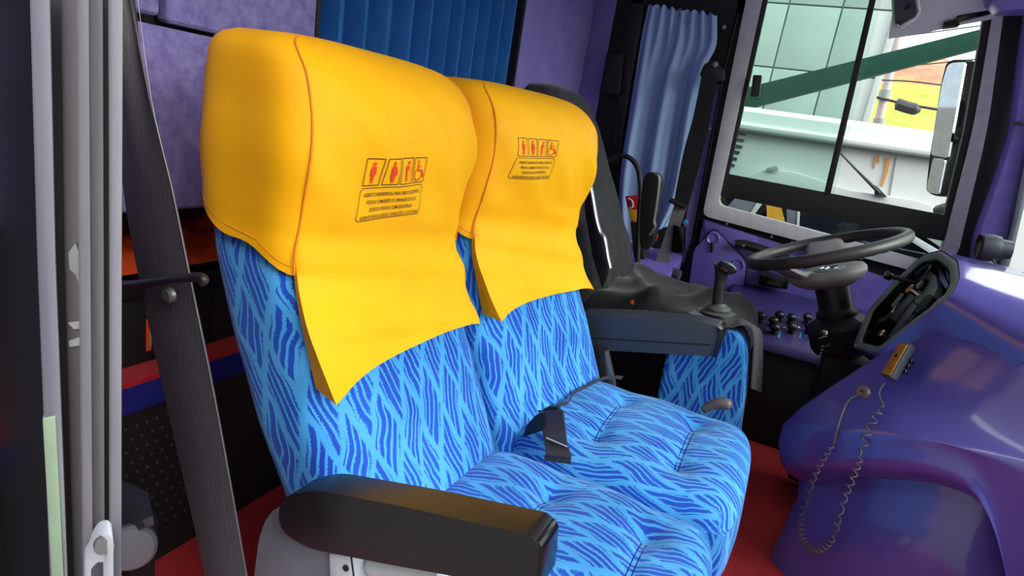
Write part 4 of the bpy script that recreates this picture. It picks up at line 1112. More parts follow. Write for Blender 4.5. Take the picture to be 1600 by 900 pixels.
hs = thing('hose', 'black bent hose curving down beside the light blue curtain', 'hose', (-0.5733, 2.45, 0.8484))
obj('tube', tube(spline([(-0.7458, 2.45, 0.9305), (-0.7114, 2.45, 0.9619), (-0.6745, 2.45, 0.9781), (-0.6336, 2.45, 0.9722), (-0.5981, 2.45, 0.9404), (-0.5761, 2.45, 0.8861), (-0.5656, 2.45, 0.837), (-0.5469, 2.45, 0.7241), (-0.5167, 2.45, 0.5443)], 6), 0.010, 10), M['black_rubber'], hs)
obj('fitting', tube([(-0.5771, 2.45, 0.8783), (-0.5638, 2.45, 0.8039)], 0.008, 10), M['pale_plastic'], hs)
pk = thing('packet', 'red and yellow packet tucked behind the driver seat', 'packet', (-0.579, 2.5, 0.7398))
obj('red_half', prism([(-0.639, 2.5, 0.8182), (-0.5757, 2.5, 0.8382), (-0.5648, 2.5, 0.7746), (-0.6184, 2.5, 0.7718)], (0, 0.03, 0), 0.003), M['red_paint'], pk)
obj('yellow_half', prism([(-0.6184, 2.5, 0.7718), (-0.5648, 2.5, 0.7746), (-0.5529, 2.5, 0.7185), (-0.594, 2.5, 0.7206)], (0, 0.028, 0), 0.003), M['dull_yellow'], pk)
obj('holder', prism([(-0.5948, 2.49, 0.7239), (-0.544, 2.49, 0.7266), (-0.505, 2.49, 0.582), (-0.5476, 2.49, 0.5774)], (0, 0.04, 0), 0.003), M['matt_black'], pk)
obj('white_band', tube(spline([(-0.6218, 2.49, 0.814), (-0.6041, 2.49, 0.8069), (-0.5967, 2.49, 0.7847), (-0.6113, 2.49, 0.7765)], 5), 0.004, 8), M['pale_plastic'], pk)
tl = thing('folding_knife', 'small red-handled tool below the curtain hem', 'tool', (-0.5033, 2.55, 0.6841))
obj('handle', prism(rounded([(-0.5047, 2.5, 0.6942), (-0.4751, 2.5, 0.6926), (-0.4772, 2.5, 0.6655), (-0.5012, 2.5, 0.6655)], 0.003), (0, 0.02, 0), 0.003), M['red_paint'], tl)
obj('hook', tube(spline([(-0.4961, 2.5, 0.6666), (-0.4967, 2.5, 0.645), (-0.4852, 2.5, 0.6287)], 5), 0.003, 8), M['chrome'], tl)
obj('knob', lathe([(0.0, -0.006), (0.008, -0.004), (0.008, 0.01)], (-0.4975, 2.5, 0.7829), (0, 1, 0), 14), M['red_paint'], tl)
sh_ = struct('trim_4', (-.5, 2.6, 0.6), 'purple ledge below the light blue curtain')
obj('ledge', prism([(-.85, 2.45, 0.55), (-.85, 2.745, 0.60), (-.85, 2.745, 0.45), (-.85, 2.47, 0.45)], (0.46, 0, 0), 0.01), M['purple_plastic'], sh_)
obj('ledge_end', lathe([(0.0, -0.02), (0.022, -0.015), (0.025, 0.0), (0.025, 0.05)], (-0.3751, 2.55, 0.5415), (-1, 0.2, 0), 16), M['slate_vinyl'], sh_)
obj('ledge_front', box(-.85, -.39, 2.47, 2.745, 0.0, 0.46, 0.01), M['matt_black'], sh_)

# ================================================================== GEAR CONSOLE
def uvbox(bm, s=1.0):
    ul = bm.loops.layers.uv.new('UVMap')
    for f in bm.faces:
        n = f.normal
        for lp in f.loops:
            p = lp.vert.co
            lp[ul].uv = (p.x+p.y if abs(n.z) < .8 else p.x, (p.z if abs(n.z) < .8 else p.y))
    return bm
gcp = rounded([(-0.2194, 1.64, 0.547), (-0.2023, 1.64, 0.5798), (-0.0784, 1.64, 0.6105), (-0.0459, 1.64, 0.6094), (-0.0217, 1.64, 0.5758), (-0.0014, 1.64, 0.4792), (0.0132, 1.64, 0.3381), (0.0529, 1.64, 0.1173), (-0.1954, 1.64, 0.0922), (-0.2191, 1.64, 0.3999)], [0.02, 0.03, 0.03, 0.03, 0.02, 0.02, 0.02, 0.02, 0.02, 0.02])
bm = prism([(p[0], 1.64, p[2]) for p in gcp], (0, 0.11, 0)); bevel(bm, 0.022, 4, [e for e in bm.edges if abs((e.verts[0].co-e.verts[1].co).y) < 1e-5])
bm.normal_update()
gc = obj('gear_console', uvbox(bm), M['leaf'], at=(-.1, 1.70, 0.2), angle=60)
tag(gc, 'blue leaf-patterned upholstered box between the far armrest and the driver seat', 'console')
mn = [(-0.1867, 1.645, 0.6288), (-0.1588, 1.645, 0.6257), (-0.1111, 1.645, 0.6213), (-0.0784, 1.645, 0.6217), (-0.0528, 1.645, 0.6362), (-0.027, 1.645, 0.6348), (-0.0116, 1.645, 0.6041), (-0.0009, 1.645, 0.5539), (0.0137, 1.645, 0.4752)]
mf = [(-0.1767, 1.8, 0.6144), (-0.1544, 1.8, 0.6127), (-0.1179, 1.8, 0.6112), (-0.0836, 1.8, 0.6092), (-0.058, 1.8, 0.6125), (-0.0208, 1.8, 0.602), (0.0005, 1.8, 0.5853), (0.0215, 1.8, 0.5143), (0.0403, 1.8, 0.4176)]
rm = obj('rubber_mat', sheet(mn, mf, 0.004, 10, 6), M['boot'], at=mn[3])
tag(rm, 'grey rubber mat draped over the upholstered box under the gear lever', 'mat')
gl = thing('gear_lever', 'black gear lever with a flared knob standing on the rubber mat', 'gear lever', (-0.1201, 1.73, 0.6207))
ax = Vector((-0.1268, 1.73, 0.6783))-Vector((-0.121, 1.73, 0.6242))
obj('boot', lathe([(0.046, 0.004), (0.045, 0.005), (0.040, 0.006), (0.030, 0.009), (0.033, 0.014), (0.031, 0.019), (0.020, 0.024), (0.017, 0.030)], (-0.1214, 1.73, 0.626), ax, 28), M['boot'], gl)
sp_ = spline([(-0.1243, 1.73, 0.6383), (-0.1297, 1.73, 0.6684), (-0.1346, 1.73, 0.7039), (-0.1367, 1.73, 0.727), (-0.1383, 1.73, 0.7484), (-0.1371, 1.73, 0.7577)], 6)
n_ = len(sp_)
rad = [float(np.interp(i/(n_-1), [0, .3, .55, .78, .9, .96, 1], [.0175, .0155, .0155, .020, .026, .027, .022])) for i in range(n_)]
obj('shaft', tube(sp_, rad, 18), M['black_plastic'], gl)
kc = Vector((-0.1267, 1.725, 0.7592))
obj('knob', lathe([(0.0, 0.010), (0.014, 0.009), (0.024, 0.004), (0.027, -0.003), (0.022, -0.010), (0.0, -0.012)], kc, (0.25, -0.25, 1), 24), M['black_gloss'], gl)

# ================================================================== DRIVER'S SIDE CONSOLE WITH VALVE KNOBS
sc = thing('side_console', 'purple side console with a cluster of black valve knobs below the door panel', 'console', (0.1, 2.6, 0.0))
obj('top', prism([(-.16, 2.735, .545), (-.16, 2.60, .50), (-.16, 2.40, .40), (-.16, 2.39, .37), (-.16, 2.735, .37)], (0.60, 0, 0), 0.012), M['dark_purple'], sc)
obj('base', box(-.15, .43, 2.41, 2.735, 0.0, 0.372, 0.01), M['matt_black'], sc)
nrm = Vector((0, -0.45, 0.89)).normalized()
def onslope(px_pt):   # along the line of sight of a listed point, meet the sloping console top
    d = Vector(px_pt)-Vector((0, 0, 1.05)); n = Vector((0, -0.447, 0.894)); p0 = Vector((0, 2.5, .452))
    t = (p0-Vector((0, 0, 1.05))).dot(n)/d.dot(n)
    return Vector((0, 0, 1.05))+d*t
for p in [(-0.02, 2.45, 0.4634), (0.028, 2.45, 0.4565), (0.0418, 2.45, 0.4835), (0.0389, 2.45, 0.4313), (0.0842, 2.45, 0.4854), (0.0954, 2.45, 0.4504), (0.136, 2.45, 0.5002), (0.1512, 2.45, 0.4668)]:
    q = onslope(p)
    kb = obj('valve_knob', lathe([(0.013, -0.002), (0.010, 0.008), (0.008, 0.014), (0.016, 0.020), (0.019, 0.028), (0.015, 0.036), (0.0, 0.039)], q, nrm, 18), M['black_gloss'], sc)
for p in [(0.0144, 2.45, 0.4371), (0.0702, 2.45, 0.461), (0.1161, 2.45, 0.4743)]:
    obj('rivet', lathe([(0.007, 0), (0.005, 0.004), (0, 0.005)], onslope(p), nrm, 12), M['chrome'], sc)
for p, a, b in (((0.0871, 2.45, 0.5091), 0.045, 0.006), ((0.0599, 2.45, 0.4297), 0.006, 0.04), ((0.129, 2.45, 0.4501), 0.006, 0.04)):
    obj('blue_mark', obox(onslope(p), (1, 0, 0), (0, 0.894, 0.447), nrm, a, b, 0.003), M['blue_mark'], sc)

# ================================================================== STEERING WHEEL AND COLUMN
C = Vector((.112, 2.15, 0.812)); Nn = Vector((-.406, 0, .914)).normalized(); U = Vector((.914, 0, .406)).normalized(); V = Vector((0, 1, 0))
wh = thing('steering_wheel', 'large black steering wheel with a grey two-spoke hub', 'steering wheel', C)
bm = bmesh.new(); rings = []
for k in range(72):
    a = 2*PI*k/72
    d = U*math.cos(a)+V*math.sin(a)
    ring = []
    for j in range(14):
        b = 2*PI*j/14
        grip = 1 + (0.05*math.cos(k*PI) if math.sin(b) < -0.3 else 0)
        ring.append(bm.verts.new(C + d*(.221+.0175*math.cos(b)) + Nn*(.0185*math.sin(b)*grip)))
    rings.append(ring)
for k in range(72):
    A_, B_ = rings[k], rings[(k+1) % 72]
    for j in range(14): bm.faces.new((A_[j], A_[(j+1) % 14], B_[(j+1) % 14], B_[j]))
bmesh.ops.recalc_face_normals(bm, faces=bm.faces)
obj('rim', bm, M['wheel_rim'], wh)
def wp(u, v, d): return C + U*u + V*v + Nn*d
ho = [Vector(p) for p in rounded([(-.125, -.055, 0), (-.05, -.098, 0), (.055, -.100, 0), (.105, -.055, 0), (.105, .04, 0), (.05, .09, 0), (-.05, .085, 0), (-.11, .02, 0)], .03)]
rows = [[wp(p.x*k, p.y*k, d) for p in ho] for k, d in ((.01, -.056), (.5, -.057), (.84, -.059), (.93, -.062), (.99, -.070), (.98, -.082), (.86, -.098), (.55, -.118), (.3, -.12))]
bm = gridbm(rows, closed_u=True)
bmesh.ops.contextual_create(bm, geom=[e for e in bm.edges if e.is_boundary][:0])
bmesh.ops.recalc_face_normals(bm, faces=bm.faces)
hub = obj('hub_cover', bm, M['wheel_grey'], wh, angle=60)
def spoke(a0, a1, w0, w1):
    (u0, v0, d0), (u1, v1, d1) = a0, a1
    dr = Vector((u1-u0, v1-v0, 0)).normalized(); pr = Vector((-dr.y, dr.x, 0))
    rows = []
    for k in range(11):
        t = k/10
        u, v, d, w = lerp(u0, u1, t), lerp(v0, v1, t), lerp(d0, d1, smooth(t)), lerp(w0, w1, t)/2
        th = lerp(.016, .008, t)
        rows.append([wp(u+pr.x*w*a, v+pr.y*w*a, d+b*th) for a, b in ((-1, -.3), (-.95, .5), (-.7, 1), (0, .8), (.7, 1), (.95, .5), (1, -.3), (.7, -1), (-.7, -1))])
    b_ = gridbm(rows, closed_u=True)
    bmesh.ops.recalc_face_normals(b_, faces=b_.faces)
    return b_
obj('spoke', spoke((0, .05, -.064), (.0, .214, -.002), .15, .11), M['wheel_grey'], wh, angle=60)
obj('spoke', spoke((-.07, -.04, -.070), (-.166, -.138, -.002), .085, .05), M['wheel_grey'], wh, angle=60)
E0 = wp(.0, -.040, -.0575)
obj('emblem_plate', lathe([(0.046, -0.004), (0.046, 0.001), (0.043, 0.002), (0.0, 0.002)], E0, Nn, 36), M['vent_green'], hub)
em = lathe([(0.030, 0.002), (0.030, 0.004), (0.0265, 0.004), (0.0265, 0.002), (0.030, 0.002)], E0, Nn, 36)
obj('emblem_ring', em, M['chrome'], hub)
bm = bmesh.new()
ctr = bm.verts.new(E0+Nn*.0065)
tips, mids = [], []
for k in range(3):
    a = 2*PI*k/3; b = a+PI/3
    tips.append(bm.verts.new(E0 + (U*math.cos(a)+V*math.sin(a))*.0275 + Nn*.003)); mids.append(bm.verts.new(E0 + (U*math.cos(b)+V*math.sin(b))*.006 + Nn*.003))
for k in range(3):
    bm.faces.new((ctr, tips[k], mids[k])); bm.faces.new((ctr, mids[k], tips[(k+1) % 3]))
obj('emblem_star', bm, M['chrome'], hub, smooth=False)

cl = thing('steering_column', 'black steering column housing under the wheel with ignition lock', 'steering column', C-Nn*.36)
def on_axis(t): return C - Nn*t
obj('neck', lathe([(0.052, .11), (0.050, .15), (0.050, .19), (0.062, .205), (0.060, .222), (0.04, .225)], C, -Nn, 28), M['black_plastic'], cl)
obj('housing', lathe([(0.055, .212), (0.086, .232), (0.094, .25), (0.094, .315), (0.082, .335), (0.050, .35)], C, -Nn, 8), M['black_plastic'], cl, angle=20)
obj('jacket', prism([(.19, 2.08, .50), (.19, 2.22, .50), (.19, 2.22, 0.05), (.19, 2.08, 0.05)], (0.14, 0, 0), 0.02), M['matt_black'], cl)
lk = (0.172, 2.055, 0.5698)
obj('ignition_lock', lathe([(0.012, 0.01), (0.012, -0.004), (0.009, -0.006), (0.0, -0.006)], lk, (0.3, 0.95, 0), 18), M['chrome'], cl)
obj('stalk', tube(spline([(0.0218, 2.2, 0.7542), (0.0547, 2.2, 0.749), (0.1067, 2.2, 0.7356), (0.1621, 2.2, 0.7062)], 5), 0.009, 8), M['black_plastic'], cl)

kr = thing('key_ring', 'key on a steel ring hanging from the ignition lock', 'keys', (0.1707, 2.04, 0.5734))
obj('key', obox((0.1717, 2.045, 0.5702), (0.3, 0.95, 0), (-.95, .3, 0), (0, 0, 1), 0.02, 0.003, 0.016, 0.001), M['steel'], kr)
rc = Vector((0.1757, 2.04, 0.5476))
ru, rv = Vector((.94, .2, .1)).normalized(), Vector((0, -.2, 1)).normalized()
obj('ring', tube([rc+(ru*math.cos(2*PI*k/28)+rv*math.sin(2*PI*k/28))*.0175 for k in range(29)], 0.0014, 6), M['chrome'], kr)
ch = spline([(0.177, 2.04, 0.5291), (0.1777, 2.04, 0.5124), (0.1775, 2.04, 0.4996), (0.1767, 2.04, 0.4887)], 4)
for k in range(0, len(ch)-1, 3):
    obj('chain_link', tube([ch[k]+(Vector((1, 0, 0))*math.cos(2*PI*j/10)*.003+Vector((0, 0, 1))*math.sin(2*PI*j/10)*.006) for j in range(11)], 0.0010, 5), M['chrome'], kr)
obj('fob', tube(spline([(0.1775, 2.04, 0.4996), (0.1777, 2.04, 0.4847), (0.1768, 2.04, 0.4673)], 4), [0.003, .005, .006, .006, .006, .005, .005, .004, .003], 8), M['steel'], kr)

# ================================================================== DASHBOARD
DZ = np.array([(-1.05, .172, 1.64, .05), (-.95, .185, 1.64, .05), (-.86, .196, 1.65, .06), (-.815, .188, 1.66, .06), (-.797, .152, 1.68, .02), (-.765, .130, 1.69, .0), (-.72, .112, 1.70, 0), (-.67, .110, 1.70, 0), (-.60, .142, 1.69, 0), (-.535, .184, 1.68, 0), (-.424, .268, 1.70, 0), (-.36, .302, 1.70, 0), (-.30, .330, 1.70, 0), (-.255, .352, 1.71, 0), (-.232, .372, 1.73, 0)])
def dash_pt(z, s):
    xs, ys, rc_ = [np.interp(z, DZ[:, 0], DZ[:, k]) for k in (1, 2, 3)]
    if s >= 0:
        # the joint with the lower panel climbs away from the corner, then drops round the footwell
        w = smooth((-.45-z)/.30)*smooth((z+1.05)/.12)
        sh = .19*math.sin(PI/2*s/.31) if s < .31 else .19*math.cos(PI/2*(s-.31)/.14) if s < .45 else -2.1*(s-.45)
        rc_ = rc_*(1+.8*smooth(s/.1))
        return Vector((xs+s, ys-.22*(1-math.exp(-s/.12))-.10*s+rc_, max(.0, z+w*sh+1.05)))
    t = -s   # behind the corner: turns towards the driver's footwell
    return Vector((xs+.06*(t/.08)**2 if t < .08 else xs+.06+1.1*(t-.08), ys+1.2*t+rc_, z+1.05))
ssq = [-.40, -.30, -.2, -.14, -.10, -.07, -.05, -.035, -.02, -.01, 0] + [0.9*(k/40)**1.6 for k in range(1, 41)]
zrow = [-1.05, -1.0, -.95, -.90, -.86, -.835, -.815, -.80, -.79, -.78, -.765, -.745, -.72, -.695, -.67, -.635, -.60, -.565, -.535, -.50, -.46, -.424, -.39, -.36, -.33, -.30, -.275, -.255, -.243, -.232]
dsh = thing('dashboard', 'glossy purple dashboard bulging towards the passenger seats', 'dashboard', (0.5, 1.7, 0.0))
P = []
for z in zrow: P.append([dash_pt(z, s) for s in ssq])
for (dx, dz, k) in ((.010, .006, .2), (.025, .012, .4), (.05, .016, .6), (.10, .018, .8), (.2, .010, 1), (.45, -.02, 1), (.75, -.05, 1)):
    P.append([Vector((min(1.25, p.x+dx), p.y+min(dx*1.0, .35), p.z+dz)) for p in [dash_pt(-.232, s) for s in ssq]])
bm = gridbm(P)
bmesh.ops.recalc_face_normals(bm, faces=bm.faces)
bm.normal_update()
body = obj('body', bm, M['purple_gloss'], dsh, angle=60)

# instrument bay sunk in the sloping driver's face: slope X = .396 + .47 (z - .883)
BN = Vector((-1, 0, .47)).normalized()
bay = [Vector(p) for p in [(-2.017, 1, 1.143)]][:0]
def on_bay(px_pt, off=0.0):
    d = Vector(px_pt)-Vector((0, 0, 1.05)); p0 = Vector((.396, 2.0, .883))+BN*off
    t = (p0-Vector((0, 0, 1.05))).dot(BN)/d.dot(BN)
    return Vector((0, 0, 1.05))+d*t
ol = [on_bay(p) for p in rounded([on_bay(q) for q in [(0.2632, 2, 0.5606), (0.3245, 2, 0.5574), (0.396, 2, 0.6807), (0.4498, 2, 0.7595), (0.4556, 2, 0.8159), (0.4362, 2, 0.8616), (0.3917, 2, 0.8815), (0.3539, 2, 0.86), (0.3153, 2, 0.7877), (0.2687, 2, 0.6757)]], 0.03)]
cen = sum(ol, Vector())/len(ol)
il = [cen+(p-cen)*0.87+Vector((0, .012, -.008)) for p in ol]
obj('bay_rim', framebm([p-BN*.03 for p in ol], [p-BN*.03 for p in il], BN*.045, 0.010), M['vent_green'], dsh, label='grey-green moulded rim of the instrument bay')
rings = []
for sc_, up_ in ((0.985, -.03), (0.99, .010), (1.02, .014), (1.06, .002), (1.14, -.030), (1.28, -.075), (1.5, -.14)):
    row = []
    for p in ol:
        v = p-cen
        w = smooth(((-v.y)*.6+v.z*1.5)/.16+.15)     # flares only on the passenger side and the crown
        row.append(cen + v*lerp(min(sc_, 1.035), sc_, w) + BN*up_)
    rings.append(row)
bm = gridbm(rings, closed_u=True)
bmesh.ops.recalc_face_normals(bm, faces=bm.faces)
obj('bay_hood', bm, M['purple_gloss'], dsh, angle=70)
obj('bay_floor', prism([p-BN*.05 for p in il], -BN*.01), M['black_gloss'], dsh)
obj('bay_wall', framebm([p-BN*.06 for p in il], [cen+(p-cen)*.97-BN*.06 for p in il], BN*.07), M['black_gloss'], dsh)
def bayplate(pts, name, m, off, th, r=0.006, bv=0.003):
    q = rounded([on_bay(p, off) for p in pts], r)
    return obj(name, prism(q, BN*th, bv), m, dsh)
bayplate([(0.3743, 2, 0.7241), (0.3711, 2, 0.7571), (0.3736, 2, 0.8024), (0.3839, 2, 0.8197), (0.402, 2, 0.8096), (0.4157, 2, 0.7782), (0.4123, 2, 0.7531), (0.3883, 2, 0.7241)], 'side_plate', M['vent_green'], -.038, .016, .012)
bayplate([(0.3526, 2, 0.7673), (0.3678, 2, 0.801), (0.3774, 2, 0.7997), (0.3686, 2, 0.7658)], 'gauge', M['black_gloss'], -.02, .010)
bayplate([(0.3941, 2, 0.8369), (0.4103, 2, 0.8227), (0.4333, 2, 0.7956), (0.4312, 2, 0.7822), (0.4097, 2, 0.8042)], 'lower_fascia', M['purple_plastic'], -.036, .012)
bayplate([(0.411, 2, 0.841), (0.4253, 2, 0.8228), (0.4341, 2, 0.8031), (0.4241, 2, 0.8115)], 'louvre', M['slate_vinyl'], -.034, .012, .002, .001)
for dx, dy in ((0, 0), (-26, 22)):
    pass
bayplate([(0.3836, 2, 0.7134), (0.3923, 2, 0.7478), (0.4046, 2, 0.7585), (0.4133, 2, 0.7497), (0.4024, 2, 0.7129), (0.3895, 2, 0.7036)], 'vent_slot', M['matt_black'], -.022, .016, .012)
bayplate([(0.3688, 2, 0.6768), (0.3765, 2, 0.6943), (0.3814, 2, 0.688), (0.3767, 2, 0.6713)], 'vent_slot', M['matt_black'], -.022, .010, .006)
for p in [(0.3773, 2, 0.7135), (0.3503, 2, 0.6463), (0.3214, 2, 0.5865), (0.3459, 2, 0.6274), (0.2971, 2, 0.6622)]:
    obj('bay_screw', lathe([(0.009, -0.004), (0.008, 0.003), (0.004, 0.005), (0, 0.005)], on_bay(p, -.022), BN, 14), M['chrome'], dsh)
obj('bay_knob', lathe([(0.014, -0.006), (0.014, 0.012), (0.011, 0.016), (0, 0.017)], on_bay((0.3178, 2, 0.6171), -.026), BN, 20), M['chrome'], dsh)
obj('dial_arc', tube([on_bay((0.3485, 2, 0.8035), -.004)+(Vector((0, 1, 0))*math.cos(a)+Vector((.425, 0, .905))*math.sin(a))*.045 for a in [PI*k/14 for k in range(15)]], 0.004, 8), M['slate_vinyl'], dsh)
obj('dial', lathe([(0.045, -0.02), (0.045, 0.0), (0.0, 0.004)], on_bay((0.3485, 2, 0.8035), -.020), BN, 28), M['black_gloss'], dsh)
obj('control_stalk', tube([(0.2963, 2.12, 0.7744), (0.3373, 2.12, 0.7728), (0.3844, 2.12, 0.7709)], 0.007, 10), M['black_plastic'], dsh)
obj('stalk_knob', lathe([(0.0, -.012), (.011, -.010), (.013, 0), (.011, .010), (0, .012)], (0.2947, 2.12, 0.774), (1, 0, -.3), 16), M['black_gloss'], dsh)

pe = thing('pen', 'silver pen lying in the instrument bay', 'pen', on_bay((0.3188, 2, 0.6954), -.02))
obj('barrel', tube([on_bay((0.2992, 2, 0.6608), -.014), on_bay((0.3173, 2, 0.6892), -.014)], 0.005, 10), M['steel'], pe)
obj('cap', tube([on_bay((0.3123, 2, 0.7071), -.012), on_bay((0.3262, 2, 0.749), -.012)], 0.006, 10, flat=.6), M['vent_green'], pe)
obj('clip', tube([on_bay((0.3143, 2, 0.6884), -.008), on_bay((0.3232, 2, 0.7197), -.008)], 0.0035, 8), M['chrome'], pe)
for k, (pts, lab) in enumerate((([(0.3193, 2, 0.6704), (0.3343, 2, 0.663), (0.3693, 2, 0.7416), (0.3541, 2, 0.7507)], 'slim black wallet lying in the instrument bay, nearer the pen'), ([(0.3385, 2, 0.6134), (0.3525, 2, 0.6039), (0.3821, 2, 0.7186), (0.3674, 2, 0.726)], 'slim black wallet lying in the instrument bay, nearer the rim'))):
    q = [on_bay(p, -.034+.004*k) for p in pts]
    wt_ = obj('wallet', prism(rounded(q, .005), BN*.014, 0.004), M['slate_vinyl'], at=sum((Vector(v) for v in q), Vector())/4)
    tag(wt_, lab, 'wallet', 'black wallets in the instrument bay')
kt = thing('key_tag', 'copper-coloured key with a ring head in the instrument bay', 'key', on_bay((0.3511, 2, 0.7612), 0))
kc_ = on_bay((0.3384, 2, 0.7673), .004)
ey, ez = Vector((0, 1, 0)), Vector((.425, 0, .905))
obj('ring_head', tube([kc_+(ey*math.cos(2*PI*k/18)+ez*math.sin(2*PI*k/18))*.011 for k in range(19)], 0.004, 8), M['copper'], kt)
obj('blade', tube([on_bay((0.3458, 2, 0.7636), .004), on_bay((0.3677, 2, 0.7525), .0)], 0.006, 8, flat=.6), M['copper'], kt)

# dash lamp
sl = thing('spot_lamp', 'small grey spot lamp standing on the dashboard by the corner post', 'lamp', (0.5572, 2.25, 0.8619))
ca = Vector((0.5137, 2.25, 0.8993)); cb = Vector((0.567, 2.25, 0.9036))
obj('shell', lathe([(0.0, 0.002), (0.036, 0.0), (0.040, 0.004), (0.041, 0.03), (0.036, 0.05), (0.030, 0.052), (0.026, 0.08), (0.0, 0.083)], ca, cb-ca, 28), M['slate_vinyl'], sl)
obj('lens', lathe([(0.036, -0.002), (0.0, -0.004)], ca, cb-ca, 24), M['black_gloss'], sl)
obj('bracket', prism([(0.5312, 2.24, 0.8769), (0.5548, 2.24, 0.8785), (0.5689, 2.24, 0.8583), (0.5842, 2.24, 0.8443), (0.5304, 2.24, 0.847), (0.5386, 2.24, 0.8629)], (0, 0.03, 0), 0.003), M['pale_plastic'], sl)
obj('wire', tube(spline([(0.5481, 2.225, 0.879), (0.5569, 2.225, 0.8654), (0.5691, 2.225, 0.8566), (0.5764, 2.225, 0.8427)], 5), 0.003, 6), M['matt_black'], sl)

# radio handset on the dashboard flank, its coiled cord and socket
sck = (0.2505, 1.616, 0.5558)
obj('cord_socket', lathe([(0.017, -0.008), (0.017, 0.004), (0.012, 0.009), (0.006, 0.009), (0.004, 0.002), (0, 0.002)], sck, (-.45, -.85, .3), 24), M['cord_grey'], dsh, label='round grey-brown cord socket')
rh = thing('radio_handset', 'amber-faced radio handset clipped to the dashboard, coiled cord hanging down', 'handset', (0.2961, 1.605, 0.6498))
h0, h1 = Vector((0.2829, 1.571, 0.6183)), Vector((0.3042, 1.609, 0.6959))
az = (h1-h0).normalized()
toc = (Vector((0, 0, 1.05))-h0).normalized()
fx = (Vector((-.80, -.55, .05)) - az*Vector((-.80, -.55, .05)).dot(az)).normalized()
fy = az.cross(fx).normalized()
hc = (h0+h1)/2
L_ = (h1-h0).length*1.03
obj('case', obox(hc, fx, fy, az, 0.022, 0.030, L_, 0.005, 3), M['slate_vinyl'], rh)
obj('face', obox(hc+fx*.0115, fx, fy, az, 0.003, 0.024, L_*.9, 0.001), M['amber_face'], rh)
obj('microphone_hole', lathe([(0.0035, 0), (0.0035, .003), (0, .003)], hc+fx*.0118+az*.008, fx, 14), M['black_gloss'], rh)
for k in range(3):
    obj('talk_button', obox(hc-fy*.0+fx*(-.014)+az*(.012-.014*k)+fy*.016, fx, fy, az, 0.010, 0.010, 0.010, 0.002), M['black_gloss'], rh)
def cord(pts, r0, turns, r=0.0018, seg=6):
    p = spline(pts, 10); n = len(p)
    N = turns*12
    out = []
    for i in range(N+1):
        f = i/N*(n-1); k = min(int(f), n-2)
        q = p[k].lerp(p[k+1], f-k); t = (p[k+1]-p[k]).normalized()
        a = t.cross(Vector((0, 1, 0))).normalized(); b = t.cross(a)
        w = 2*PI*turns*i/N
        e = min(1, i/12, (N-i)/12)
        out.append(q + (a*math.cos(w)+b*math.sin(w))*r0*e)
    return tube(out, r, seg)
obj('cord_tail', tube(spline([(0.2807, 1.583, 0.6022), (0.2741, 1.572, 0.5893), (0.2744, 1.559, 0.5745), (0.2843, 1.537, 0.5638)], 6), 0.0022, 8), M['cord_grey'], rh)
obj('coil_loose', cord([(0.2852, 1.542, 0.5624), (0.2732, 1.526, 0.5352), (0.266, 1.511, 0.4906), (0.2657, 1.499, 0.4503)], 0.009, 5), M['cord_grey'], rh)
obj('coil_hanging', cord([(0.2657, 1.499, 0.4503), (0.266, 1.495, 0.4193), (0.2645, 1.492, 0.3803), (0.2623, 1.494, 0.3343), (0.2673, 1.512, 0.2676), (0.2764, 1.543, 0.2113)], 0.0065, 10), M['cord_grey'], rh)
obj('coil_return', cord([(0.2764, 1.543, 0.2113), (0.2686, 1.548, 0.1713), (0.2498, 1.562, 0.1437), (0.2268, 1.589, 0.14), (0.2122, 1.616, 0.1605), (0.2077, 1.631, 0.2074), (0.197, 1.546, 0.3235), (0.2022, 1.537, 0.3901), (0.2144, 1.538, 0.439)], 0.006, 24), M['cord_grey'], rh)
obj('cord_lead', tube(spline([(0.2154, 1.545, 0.4361), (0.2151, 1.554, 0.4593), (0.2166, 1.575, 0.4985), (0.2245, 1.594, 0.5344), (0.2457, 1.598, 0.5587)], 6), 0.0022, 8), M['cord_grey'], rh)

# windscreen beyond the dashboard
ws_ = struct('window_2', (1.2, 1.4, 0.8), 'windscreen in front of the dashboard')
obj('pane', prism([(1.28, 0.25, 0.72), (1.28, 2.72, 0.72), (1.10, 2.72, 1.98), (1.10, 0.25, 1.98)], (0.006, 0, 0)), M['windscreen'], ws_, smooth=False)
obj('sill', box(1.22, 1.30, 0.22, 2.80, -.3, 0.74, 0.01), M['purple_plastic'], ws_)

# ================================================================== OUTSIDE
sobj('ground', box(-40, 60, -30, 3.5, -1.10, -1.0), M['asphalt'], 'asphalt yard outside')
sobj('ground_far', box(-40, 60, 3.5, 14, -1.10, -1.0), M['asphalt'], 'asphalt yard beyond the parked vehicles')

vn = thing('white_truck', "white vehicle parked alongside, seen through the driver's window", 'truck', (0.2, 4.8, -1.0))
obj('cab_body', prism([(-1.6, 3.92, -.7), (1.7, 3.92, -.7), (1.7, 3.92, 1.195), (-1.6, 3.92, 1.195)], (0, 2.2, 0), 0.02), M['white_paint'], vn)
rf = [(3.90, 1.19), (3.865, 1.20), (3.865, 1.225), (3.90, 1.235), (3.91, 1.30), (3.95, 1.325), (4.2, 1.345), (5.9, 1.36), (6.1, 1.20)]
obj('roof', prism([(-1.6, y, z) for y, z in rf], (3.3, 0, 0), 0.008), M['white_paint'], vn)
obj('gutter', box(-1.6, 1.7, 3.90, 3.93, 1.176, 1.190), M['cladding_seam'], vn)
obj('panel_joint', prism([(0.4045, 3.915, 1.173), (0.4103, 3.915, 1.175), (0.4413, 3.915, 0.9211), (0.4354, 3.915, 0.92)], (0, 0.01, 0)), M['cladding_seam'], vn)
for k, (x, y) in enumerate(((1152, 207), (1150, 217), (1147, 226), (1145, 236), (1142, 245), (1139, 254))):
    pass
